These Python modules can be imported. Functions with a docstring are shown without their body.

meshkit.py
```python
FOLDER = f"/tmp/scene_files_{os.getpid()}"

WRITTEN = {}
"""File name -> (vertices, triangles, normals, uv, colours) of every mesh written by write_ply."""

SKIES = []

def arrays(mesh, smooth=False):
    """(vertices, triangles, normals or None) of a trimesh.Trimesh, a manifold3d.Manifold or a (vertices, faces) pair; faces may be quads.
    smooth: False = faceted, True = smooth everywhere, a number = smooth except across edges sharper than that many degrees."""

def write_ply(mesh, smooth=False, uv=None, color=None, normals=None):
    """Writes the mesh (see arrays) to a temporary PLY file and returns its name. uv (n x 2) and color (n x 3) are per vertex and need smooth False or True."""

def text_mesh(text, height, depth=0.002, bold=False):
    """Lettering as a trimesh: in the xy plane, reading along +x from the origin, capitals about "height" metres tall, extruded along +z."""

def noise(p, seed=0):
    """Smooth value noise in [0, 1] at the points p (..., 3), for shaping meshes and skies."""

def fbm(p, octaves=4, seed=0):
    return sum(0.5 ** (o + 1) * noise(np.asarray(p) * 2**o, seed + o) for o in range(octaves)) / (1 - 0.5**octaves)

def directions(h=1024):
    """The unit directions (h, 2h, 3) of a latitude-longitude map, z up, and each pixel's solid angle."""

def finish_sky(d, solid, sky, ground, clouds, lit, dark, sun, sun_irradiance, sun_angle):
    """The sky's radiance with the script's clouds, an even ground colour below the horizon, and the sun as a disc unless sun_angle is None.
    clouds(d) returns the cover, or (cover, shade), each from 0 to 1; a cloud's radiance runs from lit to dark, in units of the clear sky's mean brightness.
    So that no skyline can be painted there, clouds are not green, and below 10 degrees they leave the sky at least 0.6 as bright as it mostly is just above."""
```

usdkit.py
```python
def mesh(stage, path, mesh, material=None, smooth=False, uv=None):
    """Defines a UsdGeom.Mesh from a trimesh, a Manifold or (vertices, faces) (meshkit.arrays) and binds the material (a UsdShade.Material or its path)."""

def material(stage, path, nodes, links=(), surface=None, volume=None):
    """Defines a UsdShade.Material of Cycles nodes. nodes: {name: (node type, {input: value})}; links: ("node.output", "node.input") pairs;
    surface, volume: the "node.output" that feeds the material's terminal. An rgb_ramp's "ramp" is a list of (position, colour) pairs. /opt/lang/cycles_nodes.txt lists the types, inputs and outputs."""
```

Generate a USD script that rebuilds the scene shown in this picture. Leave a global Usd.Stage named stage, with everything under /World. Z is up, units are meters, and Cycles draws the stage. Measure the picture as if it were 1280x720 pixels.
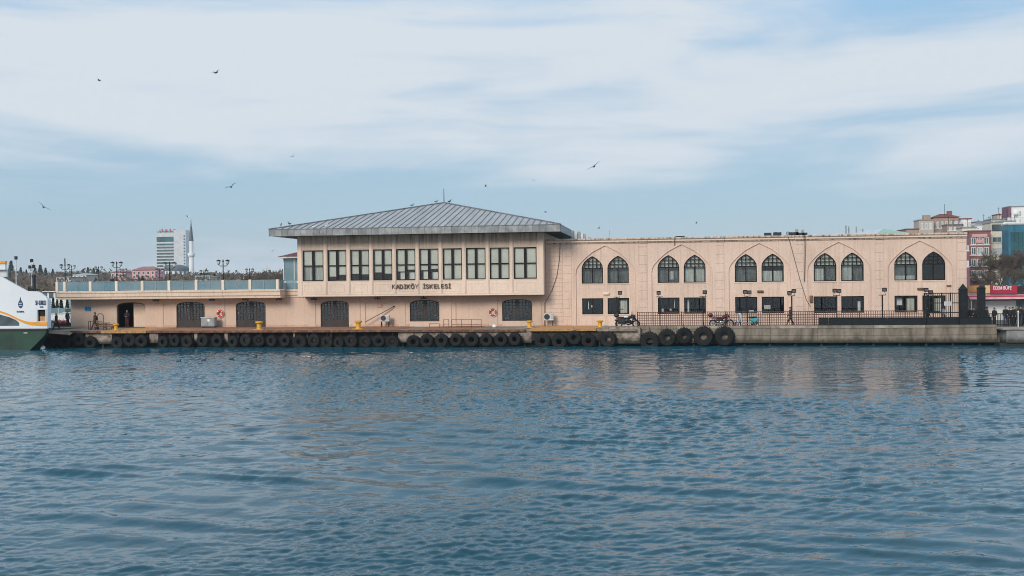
import math, random
import numpy as np, trimesh, manifold3d as m3, usdkit, meshkit
from shapely.geometry import Polygon, box as sbox, MultiPolygon
from shapely.ops import unary_union
from pxr import Usd, UsdGeom, UsdLux, UsdShade, Gf, Sdf
stage = Usd.Stage.CreateInMemory()
UsdGeom.SetStageUpAxis(stage, UsdGeom.Tokens.z); UsdGeom.SetStageMetersPerUnit(stage, 1.0)
rng = random.Random(7); nrg = np.random.RandomState(11)
# ------------------------------------------------------------------ camera, exposure, sky, sun
F, TH, YH, ROLL, H, D = 1300., math.radians(8.1), 350., math.radians(0.62), 6.33, 104.
EXPOSURE = 1.2
pitch = -math.atan((360 - YH) / F)
FW = np.array([-math.sin(TH)*math.cos(pitch), math.cos(TH)*math.cos(pitch), math.sin(pitch)])
r0 = np.array([math.cos(TH), math.sin(TH), 0]); u0 = np.cross(r0, FW)
R = math.cos(ROLL)*r0 - math.sin(ROLL)*u0; U = math.sin(ROLL)*r0 + math.cos(ROLL)*u0
C = np.array([0., -D, H])
cam = UsdGeom.Camera.Define(stage, '/World/camera')
cam.AddTransformOp().Set(Gf.Matrix4d(*[float(v) for v in (*R, 0, *U, 0, *(-FW), 0, *C, 1)]))
cam.CreateHorizontalApertureAttr(36.0); cam.CreateVerticalApertureAttr(20.25)
cam.CreateFocalLengthAttr(36.0*F/1280); cam.CreateClippingRangeAttr(Gf.Vec2f(.5, 9000))
cam.CreateExposureAttr(EXPOSURE)
SE, SR = math.radians(28), math.radians(203)
def bind(prim, m): UsdShade.MaterialBindingAPI.Apply(prim).Bind(m)
dome = UsdLux.DomeLight.Define(stage, '/World/sky')
dome.GetPrim().SetCustomDataByKey('kind', 'structure')
sky_mat = usdkit.material(stage, '/World/Looks/sky_air', {
  's': ('sky_texture', {'sky_type': 'single_scattering', 'sun_disc': False, 'sun_elevation': SE, 'sun_rotation': SR, 'aerosol_density': .6}),
  'tc': ('texture_coordinate', {}),
  'map': ('mapping', {'scale': (2.6, 2.6, 15.0), 'location': (9.1, 6.2, .2), 'rotation': (0, .05, 0)}),
  'n': ('noise_texture', {'scale': 1.25, 'detail': 6, 'roughness': .5, 'distortion': .45}),
  'map2': ('mapping', {'scale': (5, 5, 60), 'location': (3., 1.1, .2)}),
  'n2': ('noise_texture', {'scale': 1.0, 'detail': 4, 'roughness': .5, 'distortion': .3}),
  'sep': ('separate_xyz', {}),
  'el': ('rgb_ramp', {'ramp': [(0, (.0,)*3), (.07, (.06,)*3), (.10, (.30,)*3), (.13, (.52,)*3), (.19, (.58,)*3), (.25, (.44,)*3), (.30, (.30,)*3), (.5, (.30,)*3), (1, (.32,)*3)]}),
  'sum': ('math', {'math_type': 'multiply_add', 'value2': 1.9}),
  'st': ('math', {'math_type': 'multiply_add', 'value2': .34}),
  'cf': ('map_range', {'range_type': 'smoothstep', 'from_min': 1.19, 'from_max': 1.80, 'to_min': 0, 'to_max': 1, 'clamp': True}),
  'veil': ('rgb_ramp', {'ramp': [(0, (1.46, 1.86, 2.16)), (.03, (1.46, 1.90, 2.24)), (.07, (1.33, 1.96, 2.42)), (.12, (1.33, 2.0, 2.55)), (.2, (1.22, 1.95, 2.66)), (.35, (1.45, 2.55, 3.65)), (1, (1.5, 2.5, 3.5))]}),
  'mv': ('mix', {'fac': .86}), 'sc': ('mix', {'mix_type': 'multiply', 'fac': 1, 'color2': (.42, .42, .46)}),
  'vs': ('mix', {'mix_type': 'multiply', 'fac': 1, 'color2': (1.22, 1.22, 1.22)}),
  'mc': ('mix', {'color2': (2.98, 3.27, 3.58)}),
  'b': ('background_shader', {'strength': .1})},
  [('tc.generated', 'map.vector'), ('map.vector', 'n.vector'), ('tc.generated', 'map2.vector'), ('map2.vector', 'n2.vector'), ('tc.generated', 'sep.vector'), ('sep.z', 'el.fac'), ('sep.z', 'veil.fac'),
   ('n.fac', 'sum.value1'), ('el.color', 'sum.value3'), ('n2.fac', 'st.value1'), ('sum.value', 'st.value3'), ('st.value', 'cf.value'),
   ('s.color', 'sc.color1'), ('sc.color', 'mv.color1'), ('veil.color', 'vs.color1'), ('vs.color', 'mv.color2'), ('mv.color', 'mc.color1'), ('cf.result', 'mc.fac'), ('mc.color', 'b.color')], surface='b.background')
bind(dome.GetPrim(), sky_mat)
sun = UsdLux.DistantLight.Define(stage, '/World/sun')
sun.CreateIntensityAttr(.315); sun.CreateAngleAttr(22); sun.CreateNormalizeAttr(True); sun.CreateColorAttr(Gf.Vec3f(1, .90, .78))
_z = np.array([math.sin(SR)*math.cos(SE), math.cos(SR)*math.cos(SE), math.sin(SE)])
_x = np.cross([0, 0, 1], _z); _x /= np.linalg.norm(_x); _y = np.cross(_z, _x)
sun.AddTransformOp().Set(Gf.Matrix4d(*[float(v) for v in (*_x, 0, *_y, 0, *_z, 0, 0, 0, 0, 1)]))
# ------------------------------------------------------------------ helpers
def P(px, py, Y):      # the point of the vertical plane y = Y that the photograph's pixel shows
    d = R*(px-640) + U*(360-py) + FW*F
    return C + (Y - C[1])/d[1]*d
def PX(px, Y, py=375): return float(P(px, py, Y)[0])
def PZ(py, px, Y): return float(P(px, py, Y)[2])
used = {}
def numbered(parent, name):
    k = parent + '/' + name; n = used.get(k, -1) + 1; used[k] = n
    return k if n == 0 else k + '_%03d' % n
class T:
    def __init__(s, path, o): s.path, s.o = path, np.asarray(o, float)
def say(prim, label=None, cat=None, group=None, kind=None):
    for k, v in (('label', label), ('category', cat), ('group', group), ('kind', kind)):
        if v: prim.SetCustomDataByKey(k, v)
def xf(path, loc, rz=0, sc=(1, 1, 1)):
    x = UsdGeom.Xform.Define(stage, path)
    x.AddTranslateOp().Set(Gf.Vec3d(*map(float, loc))); x.AddRotateZOp().Set(float(rz))
    x.AddScaleOp().Set(Gf.Vec3f(*map(float, sc)))
    return x.GetPrim()
def thing(name, label, cat, loc=(0, 0, 0), rz=0, group=None, sc=(1, 1, 1), local=False):
    """local: the parts are given in the thing's own coordinates; otherwise in world coordinates."""
    p = numbered('/World', name); say(xf(p, loc, rz, sc), label, cat, group)
    return T(p, (0, 0, 0) if local else loc)
def dup(src, name, label, cat, loc, rz=0, group=None, sc=(1, 1, 1)):
    p = numbered('/World', name); pr = xf(p, loc, rz, sc); say(pr, label, cat, group)
    pr.GetReferences().AddInternalReference(src.path); pr.SetInstanceable(True)
    return T(p, loc)
class M:
    def __init__(s): s.v, s.f, s.n = [], [], 0
    def add(s, v, f):
        v = np.asarray(v, float); f = np.asarray(f, int)
        if f.shape[1] == 4: f = np.vstack([f[:, [0, 1, 2]], f[:, [0, 2, 3]]])
        s.v.append(v); s.f.append(f + s.n); s.n += len(v); return s
    def mesh(s, t): return s.add(t.vertices, t.faces)
    def man(s, m): a = m.to_mesh(); return s.add(a.vert_properties[:, :3], a.tri_verts)
    def box(s, x0, x1, y0, y1, z0, z1, ch=0):
        if ch:
            pts = []
            for x, sx in ((x0, 1), (x1, -1)):
                for y, sy in ((y0, 1), (y1, -1)):
                    for z, sz in ((z0, 1), (z1, -1)):
                        pts += [(x+ch*sx, y+ch*sy, z), (x+ch*sx, y, z+ch*sz), (x, y+ch*sy, z+ch*sz)]
            return s.man(m3.Manifold.hull_points(np.array(pts)))
        v = [(x, y, z) for x in (x0, x1) for y in (y0, y1) for z in (z0, z1)]
        return s.add(v, [(0, 1, 3, 2), (4, 6, 7, 5), (0, 4, 5, 1), (2, 3, 7, 6), (0, 2, 6, 4), (1, 5, 7, 3)])
    def prism(s, poly, y0, y1):      # a shapely polygon in x, z swept from y0 to y1
        for g in getattr(poly, 'geoms', [poly]):
            if g.is_empty or g.geom_type != 'Polygon' or g.area < 1e-5: continue
            t = trimesh.creation.extrude_polygon(g, y1-y0, engine='earcut')
            s.add(np.c_[t.vertices[:, 0], y0 + t.vertices[:, 2], t.vertices[:, 1]], t.faces[:, ::-1])
        return s
    def slab(s, poly, z0, z1):
        for g in getattr(poly, 'geoms', [poly]):
            t = trimesh.creation.extrude_polygon(g, z1-z0, engine='earcut'); s.add(t.vertices + [0, 0, z0], t.faces)
        return s
    def side(s, poly, x0, x1):       # polygon in y, z swept along x
        t = trimesh.creation.extrude_polygon(poly, x1-x0, engine='earcut')
        return s.add(np.c_[x0 + t.vertices[:, 2], t.vertices[:, 0], t.vertices[:, 1]], t.faces)
    def tube(s, pts, r, n=6, r2=None):
        pts = np.asarray(pts, float); k = len(pts); rr = np.linspace(r, r if r2 is None else r2, k)
        V = []
        for i in range(k):
            d = pts[min(i+1, k-1)] - pts[max(i-1, 0)]; d /= np.linalg.norm(d) + 1e-12
            a = np.cross(d, [0, 0, 1] if abs(d[2]) < .9 else [1, 0, 0]); a /= np.linalg.norm(a); b = np.cross(d, a)
            for j in range(n):
                t = 2*math.pi*j/n; V.append(pts[i] + rr[i]*(a*math.cos(t) + b*math.sin(t)))
        f = [(i*n+j, i*n+(j+1) % n, (i+1)*n+(j+1) % n, (i+1)*n+j) for i in range(k-1) for j in range(n)]
        s.add(V, f)
        for e in (0, k-1):
            s.add([pts[e]] + V[e*n:(e+1)*n], [(0, 1+(j+1) % n, 1+j) if e == 0 else (0, 1+j, 1+(j+1) % n) for j in range(n)])
        return s
    def lathe(s, prof, n=16, at=(0, 0, 0), axis='z'):   # profile of (r, h)
        V = []; k = len(prof)
        for r, h in prof:
            for j in range(n):
                t = 2*math.pi*j/n; a, b = r*math.cos(t), r*math.sin(t)
                V.append((a, b, h) if axis == 'z' else (a, h, b) if axis == 'y' else (h, a, b))
        f = [(i*n+j, i*n+(j+1) % n, (i+1)*n+(j+1) % n, (i+1)*n+j) for i in range(k-1) for j in range(n)]
        return s.add(np.asarray(V) + at, f)
    def ball(s, c, r, sub=1, sc=(1, 1, 1)):
        t = trimesh.creation.icosphere(sub, r); return s.add(t.vertices*sc + np.asarray(c), t.faces)
def part(t, name, mb, mat, parent=None, smooth=False, label=None, kind=None):
    base = parent if parent else t.path
    p = numbered(base, name)
    v = np.vstack(mb.v) - t.o; f = np.vstack(mb.f)
    pr = usdkit.mesh(stage, p, (v, f), MT[mat], smooth=smooth).GetPrim()
    if label: pr.SetCustomDataByKey('label', label)
    if kind: pr.SetCustomDataByKey('kind', kind)
    return p
def single(name, mb, mat, label=None, cat=None, group=None, kind=None, smooth=False):
    t = T('/World', (0, 0, 0)); p = part(t, name, mb, mat, smooth=smooth)
    say(stage.GetPrimAtPath(p), label, cat, group, kind); return p
MT = {}
def mat(name, col, rough=.7, metal=0, var=.12, scale=1.5, bump=0, bscale=8, col2=None, stretch=(1, 1, 1), lo=.35, hi=.65, spec=.5, em=0, tide=None):
    """principled with a noise between col and col2 (or a darker col), optional relief"""
    c2 = col2 or tuple(c*(1-2*var) for c in col)
    c1 = col if col2 else tuple(min(1, c*(1+var*.5)) for c in col)
    nodes = {'g': ('geometry', {}), 'm': ('mapping', {'scale': stretch}), 'n': ('noise_texture', {'scale': scale, 'detail': 5, 'roughness': .6}),
             'r': ('rgb_ramp', {'ramp': [(lo, c1), (hi, c2)]}),
             'p': ('principled_bsdf', {'roughness': rough, 'metallic': metal, 'specular_ior_level': spec})}
    links = [('g.position', 'm.vector'), ('m.vector', 'n.vector'), ('n.fac', 'r.fac'), ('r.color', 'p.base_color')]
    if em:
        nodes['p'][1].update(emission_color=col, emission_strength=em)
    if tide:      # weed and wet grime below the tide line
        nodes.update(sx=('separate_xyz', {}), tn=('noise_texture', {'scale': 2.2, 'detail': 4}), ta=('math', {'math_type': 'multiply_add', 'value2': -.5}), tr=('map_range', {'from_min': tide-.25, 'from_max': tide+.12, 'to_min': .9, 'to_max': 0, 'clamp': True}), tm=('mix', {'color2': (.022, .026, .018)}))
        links.remove(('r.color', 'p.base_color'))
        links += [('g.position', 'sx.vector'), ('g.position', 'tn.vector'), ('tn.fac', 'ta.value1'), ('sx.z', 'ta.value3'), ('ta.value', 'tr.value'), ('tr.result', 'tm.fac'), ('r.color', 'tm.color1'), ('tm.color', 'p.base_color')]
    if bump:
        nodes['n2'] = ('noise_texture', {'scale': bscale, 'detail': 4}); nodes['b'] = ('bump', {'strength': bump, 'distance': .05})
        links += [('g.position', 'n2.vector'), ('n2.fac', 'b.height'), ('b.normal', 'p.normal')]
    MT[name] = usdkit.material(stage, '/World/Looks/' + name, nodes, links, surface='p.BSDF')
def wallmat(name, col, streak, amt, lo=.5, hi=.72, fade=None, grain=.06):
    """rendered wall: broad tone changes, run-off streaks, fine grain"""
    nodes = {'g': ('geometry', {}), 'ma': ('mapping', {'scale': (3.2, 3.2, .16)}), 'na': ('noise_texture', {'scale': 1.3, 'detail': 5, 'roughness': .62}),
      'mr': ('map_range', {'from_min': lo, 'from_max': hi, 'to_min': 0, 'to_max': amt, 'clamp': True}),
      'nb': ('noise_texture', {'scale': .22, 'detail': 4}), 'rb': ('rgb_ramp', {'ramp': [(.3, tuple(c*(1+grain) for c in col)), (.7, tuple(c*(1-2*grain) for c in col))]}),
      'nc': ('noise_texture', {'scale': 5, 'detail': 6, 'roughness': .7}), 'rc': ('rgb_ramp', {'ramp': [(.3, (1.06,)*3), (.7, (.9,)*3)]}),
      'mx': ('mix', {'color2': streak}), 'mg': ('mix', {'mix_type': 'multiply', 'fac': 1}),
      'bp': ('bump', {'strength': .15, 'distance': .02}), 'p': ('principled_bsdf', {'roughness': .85, 'specular_ior_level': .25})}
    links = [('g.position', 'ma.vector'), ('ma.vector', 'na.vector'), ('na.fac', 'mr.value'), ('g.position', 'nb.vector'), ('nb.fac', 'rb.fac'), ('rb.color', 'mx.color1'),
             ('g.position', 'nc.vector'), ('nc.fac', 'rc.fac'), ('mx.color', 'mg.color1'), ('rc.color', 'mg.color2'), ('mg.color', 'p.base_color'), ('nc.fac', 'bp.height'), ('bp.normal', 'p.normal')]
    if fade:      # stains that run down from a ledge: strongest at z = fade[0], gone at fade[1]
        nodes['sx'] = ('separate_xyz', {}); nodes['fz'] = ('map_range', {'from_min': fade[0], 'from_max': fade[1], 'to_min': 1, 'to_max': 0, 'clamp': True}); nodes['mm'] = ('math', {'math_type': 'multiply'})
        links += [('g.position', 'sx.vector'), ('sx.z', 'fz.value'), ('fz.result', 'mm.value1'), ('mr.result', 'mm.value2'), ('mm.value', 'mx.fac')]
    else: links.append(('mr.result', 'mx.fac'))
    MT[name] = usdkit.material(stage, '/World/Looks/' + name, nodes, links, surface='p.BSDF')
CREAM = (.66, .500, .408)
wallmat('render_pink', CREAM, (.36, .22, .15), .38, lo=.48)
wallmat('render_ground', (.61, .458, .365), (.36, .22, .14), .22)
wallmat('render_pale', (.72, .575, .47), (.40, .27, .19), .22)
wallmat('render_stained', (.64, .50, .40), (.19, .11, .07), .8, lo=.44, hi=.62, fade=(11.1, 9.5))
wallmat('render_fascia', (.655, .515, .405), (.34, .19, .10), .4)
wallmat('render_plinth', (.58, .37, .27), (.30, .16, .10), .5)
wallmat('cornice_stone', (.60, .475, .39), (.13, .085, .06), .85, lo=.46, hi=.64)
wallmat('post_cream', (.76, .64, .52), (.4, .28, .2), .2)
wallmat('white_render', (.72, .72, .70), (.4, .38, .35), .25)
wallmat('hotel_white', (.52, .55, .57), (.36, .38, .40), .25)
wallmat('pink_render', (.58, .33, .33), (.35, .2, .2), .25)
wallmat('beige_render', (.43, .385, .33), (.3, .25, .2), .3)
wallmat('red_brick', (.23, .11, .09), (.16, .07, .06), .4)
wallmat('raw_brick', (.36, .27, .22), (.20, .12, .09), .6, lo=.4)
wallmat('cream_render', (.62, .58, .48), (.33, .3, .25), .4)
wallmat('purple_render', (.20, .10, .14), (.1, .05, .07), .3)
wallmat('mosque_white', (.74, .75, .74), (.5, .5, .5), .2)
mat('frame_brown', (.014, .011, .011), .6, var=.2, spec=.2)
mat('door_brown', (.030, .018, .016), .6, var=.25)
mat('iron_red', (.10, .038, .030), .65, var=.25, scale=6)
mat('iron_dark', (.016, .018, .021), .6, var=.2, spec=.2)
mat('lead_roof', (.36, .352, .345), .6, .0, var=.09, scale=.9, stretch=(1, .3, 1))
mat('lead_roof_pale', (.385, .375, .365), .6, .0, var=.09, scale=1.1, stretch=(1, .3, 1))
mat('lead_seam', (.16, .165, .18), .55, .2, var=.2)
mat('lead_fascia', (.27, .285, .285), .55, .2, var=.22, scale=1.4)
mat('lead_fascia_dark', (.21, .225, .235), .55, .2, var=.2, scale=1.2)
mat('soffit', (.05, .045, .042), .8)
mat('blind', (.60, .61, .56), .8, var=.06, scale=.6)
mat('blind_grey', (.50, .54, .52), .8, var=.25, scale=1.2, stretch=(6, 6, .3))
mat('curtain', (.62, .62, .58), .85, var=.2, scale=1, stretch=(9, 9, .2))
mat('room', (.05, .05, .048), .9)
mat('letter_brown', (.075, .045, .035), .4)
mat('rubber', (.009, .010, .011), .7, var=.3, scale=3, bump=.3, bscale=9, col2=(.024, .026, .024), lo=.5, hi=.85, spec=.2)
mat('chain', (.06, .045, .035), .6, .6, var=.3)
mat('bollard_yellow', (.62, .31, .02), .5, var=.15, scale=5, col2=(.30, .14, .03), lo=.5, hi=.75)
mat('ring_red', (.50, .045, .025), .5, var=.12)
mat('white_paint', (.76, .77, .77), .4, var=.05)
mat('ship_white', (.66, .69, .72), .35, var=.04, scale=.3)
mat('ship_green', (.008, .048, .028), .4, var=.25, scale=.6)
mat('ship_orange', (.72, .30, .02), .4, var=.05)
mat('ship_navy', (.02, .045, .13), .4, var=.1)
mat('grey_metal', (.27, .29, .30), .45, .3, var=.12)
mat('pale_metal', (.52, .54, .54), .5, .1, var=.12)
mat('black_metal', (.014, .015, .017), .45, var=.2)
mat('barrier_dark', (.012, .017, .020), .55, var=.3, scale=1.4, col2=(.022, .026, .026), lo=.5, hi=.75, spec=.15)
mat('blue_sign', (.02, .22, .46), .4)
mat('sign_red', (.36, .02, .05), .45, var=.1)
mat('awning_red', (.44, .035, .06), .7, var=.12); mat('awning_pink', (.62, .36, .38), .7, var=.12)
mat('poster_yellow', (.66, .55, .25), .6)
mat('roof_tile_red', (.20, .062, .05), .8, var=.25, scale=4)
mat('tile_pink', (.32, .15, .14), .8, var=.2, scale=2)
mat('green_roof', (.33, .47, .36), .6, var=.1); mat('zinc_pale', (.56, .58, .58), .55, .1, var=.12)
mat('teal_cladding', (.025, .16, .24), .35, var=.2, scale=.5)
mat('dark_glass', (.03, .045, .05), .12, var=.5, scale=.3, col2=(.12, .16, .17))
mat('pale_glass', (.20, .26, .28), .15, var=.4, scale=.3, col2=(.42, .48, .5))
mat('teal_glass', (.035, .13, .15), .15, var=.3, scale=.1)
mat('slate', (.10, .115, .135), .6, var=.15)
mat('quay_concrete', (.235, .20, .16), .9, scale=1.1, stretch=(1.6, 1.6, .35), bump=.7, bscale=3, col2=(.10, .080, .06), lo=.38, hi=.68, tide=.42)
mat('pontoon_grey', (.25, .255, .25), .85, scale=1.5, col2=(.15, .15, .145), tide=.5)
mat('quay_rough', (.33, .28, .235), .95, scale=1.6, bump=1.0, bscale=4, col2=(.10, .07, .052), lo=.40, hi=.66, tide=.5)
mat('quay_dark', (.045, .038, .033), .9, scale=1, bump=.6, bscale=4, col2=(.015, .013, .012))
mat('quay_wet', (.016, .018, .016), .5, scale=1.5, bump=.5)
mat('coping', (.40, .35, .29), .9, scale=1.2, bump=.4, col2=(.20, .165, .13))
mat('deck_rust', (.36, .175, .095), .85, scale=1.3, col2=(.20, .085, .05), stretch=(.5, 1.6, 1), lo=.38, hi=.66, bump=.3)
mat('deck_ochre', (.56, .30, .11), .85, scale=1.2, col2=(.36, .17, .07), stretch=(.5, 1.8, 1))
mat('deck_concrete', (.33, .26, .20), .9, scale=1, col2=(.17, .12, .085), bump=.4)
mat('deck_edge', (.10, .045, .03), .85, scale=2, col2=(.30, .14, .07), lo=.45, hi=.7)
mat('paving', (.30, .22, .185), .9, scale=.8, col2=(.22, .15, .12))
mat('ground', (.20, .185, .165), .95, scale=.1, col2=(.14, .13, .115))
mat('hill_soil', (.115, .085, .065), .95, scale=.03, col2=(.07, .065, .05))
mat('weed', (.05, .05, .022), .9)
mat('leaf_conifer', (.020, .042, .028), .8, var=.3, scale=.4, col2=(.045, .07, .045))
mat('leaf_bush', (.035, .055, .022), .8, scale=.4, col2=(.075, .08, .035))
mat('leaf_brown', (.125, .095, .07), .9, scale=.3, col2=(.06, .048, .038))
mat('bark', (.11, .09, .075), .9, var=.25, scale=2)
mat('skin', (.45, .26, .19), .6, var=.05); mat('hair_dark', (.02, .016, .014), .6); mat('hair_grey', (.3, .3, .3), .6)
for n, c in (('black', (.012, .012, .014)), ('navy', (.018, .022, .038)), ('brown', (.075, .035, .025)), ('grey', (.12, .12, .13)), ('white', (.70, .70, .70)), ('tan', (.22, .13, .09)),
             ('red', (.24, .03, .035)), ('maroon', (.09, .018, .022)), ('purple', (.15, .04, .12)), ('olive', (.06, .06, .04)), ('jeans', (.05, .07, .12))):
    mat('cloth_'+n, c, .85, var=.15, scale=6)
mat('bike_maroon', (.10, .012, .014), .3); mat('bike_teal', (.05, .30, .34), .3); mat('bike_paleblue', (.40, .52, .62), .35); mat('chrome', (.38, .38, .38), .25, .9, var=.05)
mat('gull_white', (.66, .66, .66), .8); mat('gull_grey', (.16, .17, .18), .8); mat('bird_dark', (.03, .03, .032), .8)
mat('wood_old', (.17, .09, .05), .85, scale=3, col2=(.08, .04, .025))
mat('lens_grey', (.10, .09, .085), .3); mat('dim_blind', (.13, .15, .15), .8, var=.3, scale=1.2, stretch=(3, 3, .6)); mat('lattice_blind', (.60, .64, .58), .85, var=.2, scale=2); mat('lantern_glass', (.55, .56, .55), .3)
def glassmat(name, tint, rough=.02, ior=1.5):
    MT[name] = usdkit.material(stage, '/World/Looks/' + name, {'t': ('transparent_bsdf', {'color': tint}), 'gl': ('glossy_bsdf', {'color': (.95, .97, 1), 'roughness': rough}),
      'f': ('fresnel', {'IOR': ior}), 'm': ('mix_closure', {})}, [('f.fac', 'm.fac'), ('t.BSDF', 'm.closure1'), ('gl.BSDF', 'm.closure2')], surface='m.closure')
glassmat('pane', (.95, .96, .95)); glassmat('pane_door', (.5, .55, .55), .05, 1.85)
MT['rail_glass'] = usdkit.material(stage, '/World/Looks/rail_glass', {'g': ('geometry', {}), 'n': ('noise_texture', {'scale': .5, 'detail': 3}),
   'r': ('rgb_ramp', {'ramp': [(.35, (.30, .46, .53)), (.65, (.44, .55, .60))]}), 'd': ('principled_bsdf', {'roughness': .15, 'ior': 1.5}), 't': ('transparent_bsdf', {'color': (.55, .70, .74)}), 'm': ('mix_closure', {'fac': .36})},
   [('g.position', 'n.vector'), ('n.fac', 'r.fac'), ('r.color', 'd.base_color'), ('t.BSDF', 'm.closure1'), ('d.BSDF', 'm.closure2')], surface='m.closure')
MT['water'] = usdkit.material(stage, '/World/Looks/water', {'g': ('geometry', {}), 'm1': ('mapping', {'scale': (1, 1.7, 1)}), 'n1': ('noise_texture', {'scale': 3.0, 'detail': 3, 'roughness': .55, 'distortion': .6}),
   'm2': ('mapping', {'scale': (1.2, 2.2, 1), 'rotation': (0, 0, .5)}), 'n2': ('noise_texture', {'scale': 4.6, 'detail': 2.5, 'distortion': .5}), 'nm': ('noise_texture', {'scale': .06, 'detail': 3}),
   'mr': ('map_range', {'from_min': .36, 'from_max': .64, 'to_min': 0, 'to_max': .04, 'clamp': True}),
   'b1': ('bump', {'distance': .10}), 'mr2': ('map_range', {'from_min': .38, 'from_max': .62, 'to_min': .02, 'to_max': .12, 'clamp': True}), 'nm2': ('noise_texture', {'scale': .09, 'detail': 3}), 'b2': ('bump', {'distance': .05}),
   'nc': ('noise_texture', {'scale': .05, 'detail': 2}), 'rc': ('rgb_ramp', {'ramp': [(.35, (.004, .043, .060)), (.65, (.006, .054, .076))]}),
   'p': ('principled_bsdf', {'roughness': .03, 'ior': 1.333})},
   [('g.position', 'm1.vector'), ('m1.vector', 'n1.vector'), ('g.position', 'm2.vector'), ('m2.vector', 'n2.vector'), ('g.position', 'nm.vector'), ('nm.fac', 'mr.value'), ('mr.result', 'b1.strength'),
    ('n1.fac', 'b1.height'), ('n2.fac', 'b2.height'), ('g.position', 'nm2.vector'), ('nm2.fac', 'mr2.value'), ('mr2.result', 'b2.strength'), ('b1.normal', 'b2.normal'), ('b2.normal', 'p.normal'), ('g.position', 'nc.vector'), ('nc.fac', 'rc.fac'), ('rc.color', 'p.base_color')], surface='p.BSDF')
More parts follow.
